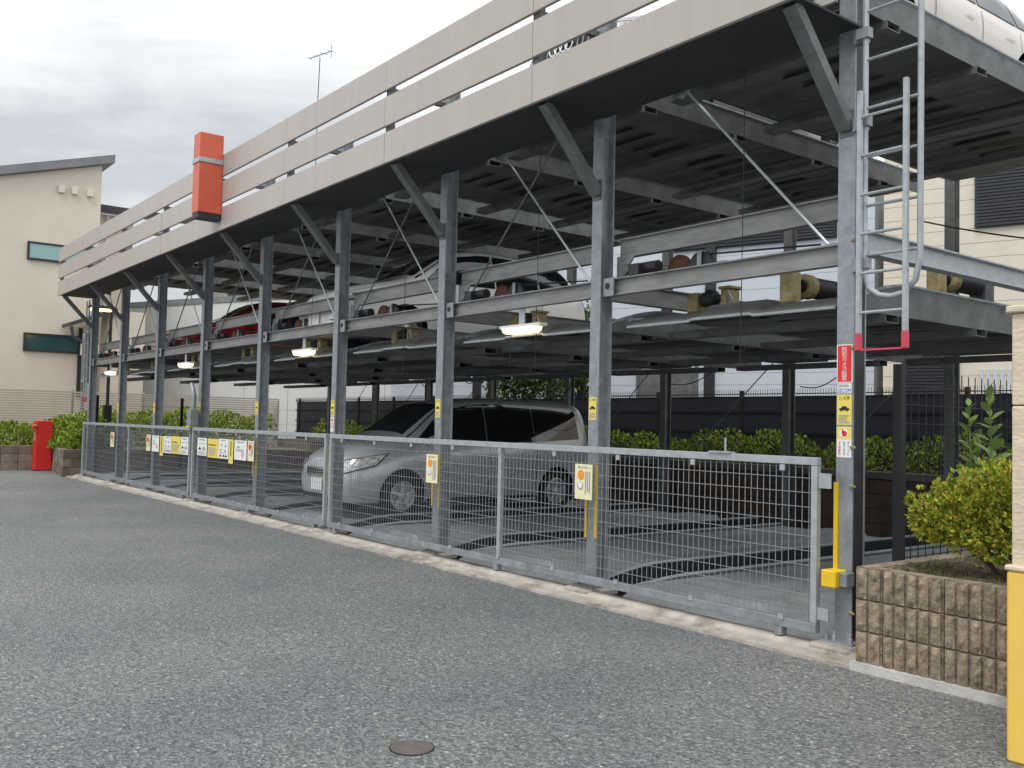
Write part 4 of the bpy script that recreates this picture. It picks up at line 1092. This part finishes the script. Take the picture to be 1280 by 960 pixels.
# ------------------------------------------------------------------ left side: planter, hedge, slat fence
t = thing('planter_wall', 'weathered brown block wall of the left planter by the red cabinet', 'wall', (-22, -.4, 0))
for r_ in range(3):
    z0, z1 = .0+r_*.215, .21+r_*.215
    y = -.42
    while y > -9:
        MB().cham(-23.62+random.uniform(-.008, .008), -23.45, y-.40, y-.006, z0, z1, .008).build('block', random.choice(('block_old', 'block_old_2', 'block_old_3')), t); y -= .405
    x = -23.45
    while x < -20.5:
        x1 = min(x+.40, -20.44)
        yf = -.02-.38*(x+.2+23.45)/2.95+random.uniform(-.006, .006); MB().cham(x+.003, x1-.003, yf, yf+.17, z0, z1, .008).build('block', random.choice(('block_old', 'block_old_2', 'block_old_3')), t); x += .405
    y = -.245
    while y < 6.3:
        MB().cham(-20.60, -20.44, y+.003, y+.40, z0, z1, .008).build('block', random.choice(('block_old', 'block_old_2', 'block_old_3')), t); y += .405
g = MB().box(-26, -23.6, -9, 6.73, .0, .60).poly([(-23.6, .10), (-20.6, -.26), (-20.6, 6.73), (-23.6, 6.73)], .0, .601, 'z'); structure(g.build('planting_bed', 'soil'))
t = thing('hedge', 'bright yellow-green hedge on the left planter behind the red cabinet', 'hedge', (-23, .5, .6))
n = 15000
yy = RNG.uniform(-7, 6.4, n); th = RNG.uniform(0, math.pi, n); rr = 1-.5*RNG.random(n)**1.8
hg = .66+.36*np.clip((yy-.3)/1.2, 0, 1)+.09*np.sin(yy*1.9)+.06*np.sin(yy*5.3)
P1 = np.stack([-24.4+.75*np.cos(th)*rr, yy, .6+hg*np.sin(th)*rr], 1); D1 = np.stack([np.cos(th), np.zeros(n), np.sin(th)+.4], 1)
n2 = 9000
xx = RNG.uniform(-23.9, -20.75, n2); th = RNG.uniform(0, math.pi, n2); rr = 1-.5*RNG.random(n2)**1.8
hg = .62+.08*np.sin(xx*2.3)+.06*np.sin(xx*5.9)
P2 = np.stack([xx, .42-.58*np.cos(th)*rr, .6+hg*np.sin(th)*rr], 1); D2 = np.stack([np.zeros(n2), -np.cos(th), np.sin(th)+.4], 1)
leaves('foliage', np.concatenate([P1, P2]), np.concatenate([D1, D2]), .10, 'leaf_bright', t, .8, .5)
b = MB()
for k in range(40): b.tube([(-24.4+random.uniform(-.4, .4), random.uniform(-6, 6), .58), (-24.4+random.uniform(-.5, .5), random.uniform(-6, 6)*.02+random.uniform(-6, 6), 1.0)], .012, 5) if False else b.tube([(-22+random.uniform(-1.5, 1), .4, .58), (-22+random.uniform(-1.5, 1), .45, .9)], .012, 5)
b.build('stems', 'bark', t, kind='stuff')
t = thing('slat_fence', 'tan horizontal slat fence in front of the cream house', 'fence', (-26, 0, .6))
y = -9.0; slat = None
while y < 7.6:
    MB().box(-26.04, -25.97, y-.035, y+.035, .55, 2.20).build('post', 'slat_tan', t)
    for k in range(19):
        z = .80+k*.072
        if slat is None: slat = MB().box(-25.968, -25.945, y+.01, y+1.99, z, z+.046).build('slat', 'slat_tan', t); sy, sz = y, z
        else:
            o = slat.copy(); COL.objects.link(o); o.parent = t; o.location = (0, y-sy, z-sz)
    y += 2.0

# ------------------------------------------------------------------ houses
XH = -28.0
def hx(px): return onX(px, XH)
t = thing('cream_house', 'tall cream rendered house with sloping grey roof edge and teal strip windows', 'house', (XH-4, -4, 0))
ye = hx((128, 207)).y; ze = hx((128, 207)).z; ya = hx((0, 220)).y; za = hx((0, 220)).z; sl = (ze-za)/(ye-ya)
yL = -13.0; zLft = ze+sl*(yL-ye)
MB().poly([(yL, 0), (ye, 0), (ye, ze), (yL, zLft)], XH-9, XH, 'x').build('wall', 'cream_render', t)
d = .27; ov = .32
MB().poly([(yL-.4, zLft-sl*.4+.01), (ye+ov, ze+sl*ov+.01), (ye+ov, ze+sl*ov+d), (yL-.4, zLft-sl*.4+d)], XH-9.3, XH+.25, 'x').build('roof', 'roof_grey', t)
for px in ((76.5, 237), (93, 239), (112, 242)):
    p = hx(px); MB().cham(XH+.001, XH+.12, p.y-.09, p.y+.09, p.z-.11, p.z+.11, .01).build('vent_hood', 'cream_siding', t)
def strip_window(y0, y1, z0, z1, m):
    o = MB().box(XH+.002, XH+.05, y0, y1, z0, z1).build('window', m, t)
    f = .06
    fr = MB().box(XH+.002, XH+.07, y0-f, y0, z0-f, z1+f).box(XH+.002, XH+.07, y1, y1+f, z0-f, z1+f).box(XH+.002, XH+.07, y0, y1, z1, z1+f).box(XH+.002, XH+.07, y0, y1, z0-f, z0)
    fr.build('frame', 'dark_steel', o)
p = hx((37, 304)); q = hx((37, 322)); strip_window(p.y, p.y+1.9, q.z, p.z, 'window_teal')
p = hx((32, 418)); q = hx((32, 436)); strip_window(p.y, p.y+1.55, q.z, p.z, 'window_dark_teal')
MB().box(XH+.002, XH+.10, hx((97, 440)).y, hx((97, 440)).y+.10, 2.0, hx((97, 410)).z).build('downpipe', 'dark_steel', t)

t = thing('annex_house', 'lower cream house with grey lean-to roof behind the far end of the fascia', 'house', (-33, 5.5, 0))
XA = -31.0
pe = onX((118, 264), XA)
ya1 = onX((161, 420), XA).y
MB().box(XA-6, XA, 2.6, ya1, 0, pe.z-.05).build('wall', 'cream_render', t)
MB().poly([(XA+.5, pe.z-.04), (XA+.5, pe.z+.18), (XA-6.5, pe.z+1.5), (XA-6.5, pe.z+1.28)], pe.y, ya1+2.6, 'y').build('roof', 'roof_grey', t)
MB().box(XA+.501, XA+.62, pe.y, ya1+2.6, pe.z-.06, pe.z+.14).build('gutter', 'roof_dark', t)
MB().tube([(XA+.08, 3.0, 0), (XA+.08, 3.0, pe.z-.1)], .05, 8).build('downpipe', 'fixture_white', t)
# porch with a gutter, behind the end post
t = thing('porch_roof', 'small lean-to roof with dark gutter on the cream house behind the end post', 'porch', (-26.8, 2.2, 0))
XQ = -27.0
a0, a1 = onX((86, 408), XQ), onX((132, 393), XQ)
MB().poly([(a0.y, a0.z), (a1.y+.3, a1.z+.09), (a1.y+.3, a1.z+.22), (a0.y, a0.z+.12)], XQ-.9, XQ+.2, 'x').build('roof', 'roof_dark', t)
MB().box(XQ-.85, XQ, a1.y+.1, a1.y+1.2, 0, a1.z+.15).build('wall', 'cream_render', t)
MB().tube([(XQ+.12, a0.y+.05, a0.z), (XQ+.12, a0.y+.10, a0.z-.3), (XQ+.12, a0.y+.45, a0.z-.5), (XQ+.12, a0.y+.45, 0)], .05, 8).build('downpipe', 'roof_dark', t)
MB().box(XQ-.0, XQ+.12, a0.y+.35, a0.y+.85, a0.z-.85, a0.z-.5).build('meter_box', 'cream_siding', t)

# long grey wall set at an angle behind everything on the left
def oblique(name, label, cat, p0, ang, length, depth, h, m, rows=None, plank=None, proud=.02):
    e = Vector((math.cos(ang), math.sin(ang), 0)); nn = Vector((math.sin(ang), -math.cos(ang), 0))
    t = thing(name, label, cat, p0)
    b = MB(); c = Vector(p0)+e*length/2-nn*depth/2+Vector((0, 0, h/2)); b.obox(c, e*length/2, nn*depth/2, Vector((0, 0, h/2))); b.build('wall', m, t)
    return t, Vector(p0), e, nn
def on_wall(t, p0, e, nn, s0, s1, z0, z1, name, m, th=.04, parent=None, off=0):
    c = p0+e*(s0+s1)/2+nn*(th/2+off+.001)+Vector((0, 0, (z0+z1)/2)); 
    o = MB().obox(c, e*(s1-s0)/2, nn*th/2, Vector((0, 0, (z1-z0)/2))).build(name, m, parent or t); return o
def sz_of(px, p0, e, nn):
    q = onP(px, p0, nn); return (q-p0).dot(e), q.z
S0 = onX((160, 470), -33); S0.z = 0
ang = R(22.8)
hgt = onP((205, 377), S0, Vector((math.sin(ang), -math.cos(ang), 0))).z
t, p0, e, nn = oblique('grey_warehouse', 'long pale grey clad building behind the fence and car park', 'building', S0, ang, 20, 9, hgt, 'grey_siding')
for k in range(10): on_wall(t, p0, e, nn, k*2.0+.012, k*2.0+1.988, 0, hgt-.18, 'panel', 'grey_siding', .03)
on_wall(t, p0, e, nn, -.1, 20.1, hgt-.17, hgt+.04, 'parapet_trim', 'galv', .06)
q = S0+e*1.0-nn*3
t2, p2, e2, n2_ = oblique('tan_house', 'tan rendered upper storey seen over the pale grey building', 'house', Vector((q.x, q.y, 0)), ang, 9, 7, hgt+2.2, 'tan_render')
for k in range(3): 
    o = on_wall(t2, p2, e2, n2_, .9+k*2.8, 2.3+k*2.8, hgt+.5, hgt+1.7, 'window', 'window_dark_teal', .03)
    on_wall(t2, p2, e2, n2_, .85+k*2.8, 2.35+k*2.8, hgt+.42, hgt+.5, 'sill', 'fixture_white', .08, o)
on_wall(t2, p2, e2, n2_, -.3, 9.3, hgt+2.2, hgt+2.4, 'roof', 'roof_grey', .3, None, -.2)
# white sided house behind the middle, cream sided one behind the right end
ang = R(18)
nv = Vector((math.sin(ang), -math.cos(ang), 0)); ev = Vector((math.cos(ang), math.sin(ang), 0))
A = onY((1100, 285), 12.4); A.z = 0
Lw = 13.5; p = A-ev*Lw
t, p0, e, nn = oblique('white_house', 'white sided house with dark louvre band behind the car park', 'house', p, ang, Lw-.1, 8, 6.8, 'white_siding')
z = .6
while z < 6.7:
    on_wall(t, p0, e, nn, .0, Lw-.1, z, z+.262, 'siding_board', 'white_siding', .022); z += .27
z = 6.8
s0, z0 = sz_of((832, 314), p0, e, nn); s1, z1 = sz_of((1047, 300), p0, e, nn); _, ztop = sz_of((940, 262), p0, e, nn)
zlo = (z0+z1)/2
lv = on_wall(t, p0, e, nn, s0, s1, zlo, zlo+.9, 'louvre_screen', 'louver', .05, None, .025)
for k in range(13): on_wall(t, p0, e, nn, s0+.03, s1-.03, zlo+.03+k*.066, zlo+.075+k*.066, 'slat', 'louver', .03, lv, .077)
sa, _ = sz_of((948, 280), p0, e, nn); sb, _ = sz_of((968, 280), p0, e, nn)
on_wall(t, p0, e, nn, sa, sb, zlo+.35, zlo+.85, 'window', 'cream_siding', .02, lv, .11)
for px in (888, 690, 598): 
    s, _ = sz_of((px, 480), p0, e, nn); on_wall(t, p0, e, nn, s-.12, s+.12, 0, 6.5, 'downpipe', 'dark_steel', .08, None, .03)
s, _ = sz_of((800, 480), p0, e, nn); s2, _ = sz_of((870, 480), p0, e, nn)
w_ = on_wall(t, p0, e, nn, s, s2, 1.5, 2.9, 'window', 'galv_dull', .02, None, .03)
for (a_, b_) in ((s-.07, s), (s2, s2+.07)): on_wall(t, p0, e, nn, a_, b_, 1.43, 2.97, 'frame', 'galv_dull', .05, w_, .03)
p = A+ev*.15+nv*.3
t, p0, e, nn = oblique('cream_sided_house', 'cream sided house with dark roller shutters beyond the ladder bay', 'house', p, ang, 14, 8, 7.2, 'cream_siding')
z = .6
while z < 7.1:
    on_wall(t, p0, e, nn, .0, 14, z, z+.282, 'siding_board', 'cream_siding', .022); z += .29
def shutter(pa, pb, hh):
    s0, zb = sz_of(pa, p0, e, nn); s1, _ = sz_of(pb, p0, e, nn)
    o = on_wall(t, p0, e, nn, s0, s1, zb, zb+hh, 'roller_shutter', 'louver', .06, None, .025)
    k = 0
    while k*.065 < hh-.06:
        on_wall(t, p0, e, nn, s0+.05, s1-.05, zb+.02+k*.065, zb+.062+k*.065, 'slat', 'louver', .02, o, .087); k += 1
shutter((1219, 286), (1400, 272), 1.5)
shutter((1128, 494), (1200, 490), 1.3)
s0, _ = sz_of((1225, 470), p0, e, nn)
for k in range(12): on_wall(t, p0, e, nn, s0+k*.12, s0+k*.12+.06, 1.6, 2.75, 'corrugation', 'white_siding', .03, None, .025)

# ------------------------------------------------------------------ trees behind the fence
def tree(x, y, h, blobs, label, n=5000, leaf=.10):
    t = thing('tree', label, 'tree', (x, y, 0), 'small trees behind the dark fence')
    b = MB().tube([(x, y, 0), (x+.05, y, h*.35), (x-.04, y, h*.6), (x+.03, y, h*.85)], [.09, .07, .05, .02], 8)
    for (c, r_) in blobs:
        b.tube([(x, y, h*.3), tuple(Vector((x, y, h*.3)).lerp(Vector(c), .6)+Vector((0, 0, .1))), c], [.04, .025, .01], 6)
    b.build('trunk', 'bark', t)
    P, D = blob_points(blobs, n, .8); leaves('crown', P, D, leaf, 'leaf_tree', t, .9, .5)
c = onY((655, 485), 8.5)
tree(c.x, 8.5, 4.2, [((c.x-.5, 8.5, 2.5), (.9, .6, .6)), ((c.x+.6, 8.6, 2.7), (.8, .6, .7)), ((c.x+.1, 8.4, 3.4), (.9, .6, .6))], 'small leafy tree over the dark fence behind the minivan roof')
c = onY((728, 485), 8.4)
tree(c.x, 8.4, 4.6, [((c.x-.2, 8.4, 2.6), (.6, .5, .6)), ((c.x+.1, 8.5, 3.5), (.7, .5, .7))], 'small leafy tree over the dark fence right of the minivan', 3200)

# ------------------------------------------------------------------ lamp, aerial, cables
lp = onX((138, 388), -23.0)
t = thing('street_lamp', 'black slim pole with a lit orange lamp beyond the end of the car park', 'lamp', (-23.0, lp.y, 0))
MB().tube([(-23.0, lp.y+.02, .5), (-23.0, lp.y+.02, lp.z)], .045, 8).build('pole', 'black', t)
MB().cham(-23.09, -22.91, lp.y-.08, lp.y+.12, 1.25, 1.75, .01).build('junction_box', 'black', t)
MB().cham(-23.10, -22.9, lp.y-.55, lp.y+.1, lp.z+.02, lp.z+.10, .01).build('lamp_head', 'dark_steel', t)
MB().cham(-23.08, -22.92, lp.y-.50, lp.y+.02, lp.z-.035, lp.z+.019, .01).build('lens', 'street_glow', t)
YA = 10.4
ap, at_ = onY((397, 122), YA), onY((400, 72), YA)
t = thing('tv_aerial', 'thin rooftop television aerial on a mast above the fascia', 'aerial', (ap.x, YA, hgt+2.2))
MB().tube([(ap.x, YA, hgt+2.15), (ap.x+(at_.x-ap.x)*.3, YA, ap.z), (at_.x, YA, at_.z)], .02, 6).build('mast', 'galv_dull', t)
bL, bR = onY((387, 73), YA), onY((414, 64), YA)
MB().tube([bL, bR], .018, 6).build('boom', 'galv_dull', t)
for k in range(4):
    c = bL.lerp(bR, k/3); w_ = .08+.04*k
    MB().tube([c-Vector((.02, w_, 0)), c+Vector((.02, w_, 0))], .009, 5).build('element', 'galv_dull', t)
MB().tube([bR-Vector((0, 0, .25)), bR+Vector((0, 0, .25))], .012, 5).build('reflector', 'galv_dull', t)
def cable(label, pts, r=.008):
    o = MB().tube(pts, r, 6).build('cable', 'cable', None, org=pts[0]); tag(o, label, 'cable')
def sag(a, b, s, n=12): return [Vector(a).lerp(Vector(b), i/n)-Vector((0, 0, s*math.sin(math.pi*i/n))) for i in range(n+1)]
cable('black power cable sagging under the middle deck behind the gates', sag(onY((835, 480), 6.0), onY((895, 462), 6.0), .10))
cable('black power cable looping from the rear post near the ladder', sag(onY((1000, 483), 6.0), onY((1048, 470), 6.0), .08))
cable('thin black service wire across the cream sided house', sag(onY((1150, 276), 5.6), onY((1300, 300), 5.6), .02), .010)

for i, (pa, pb, s_) in enumerate((((462, 462), (486, 458), .35), ((520, 462), (545, 460), .4), ((690, 462), (722, 460), .45), ((575, 463), (600, 461), .3))):
    cable('black hose hanging in a loop under the middle deck, %s of the row' % ['first', 'second', 'fourth', 'third'][i], sag(onY(pa, 5.9), onY(pb, 5.9), s_), .011)
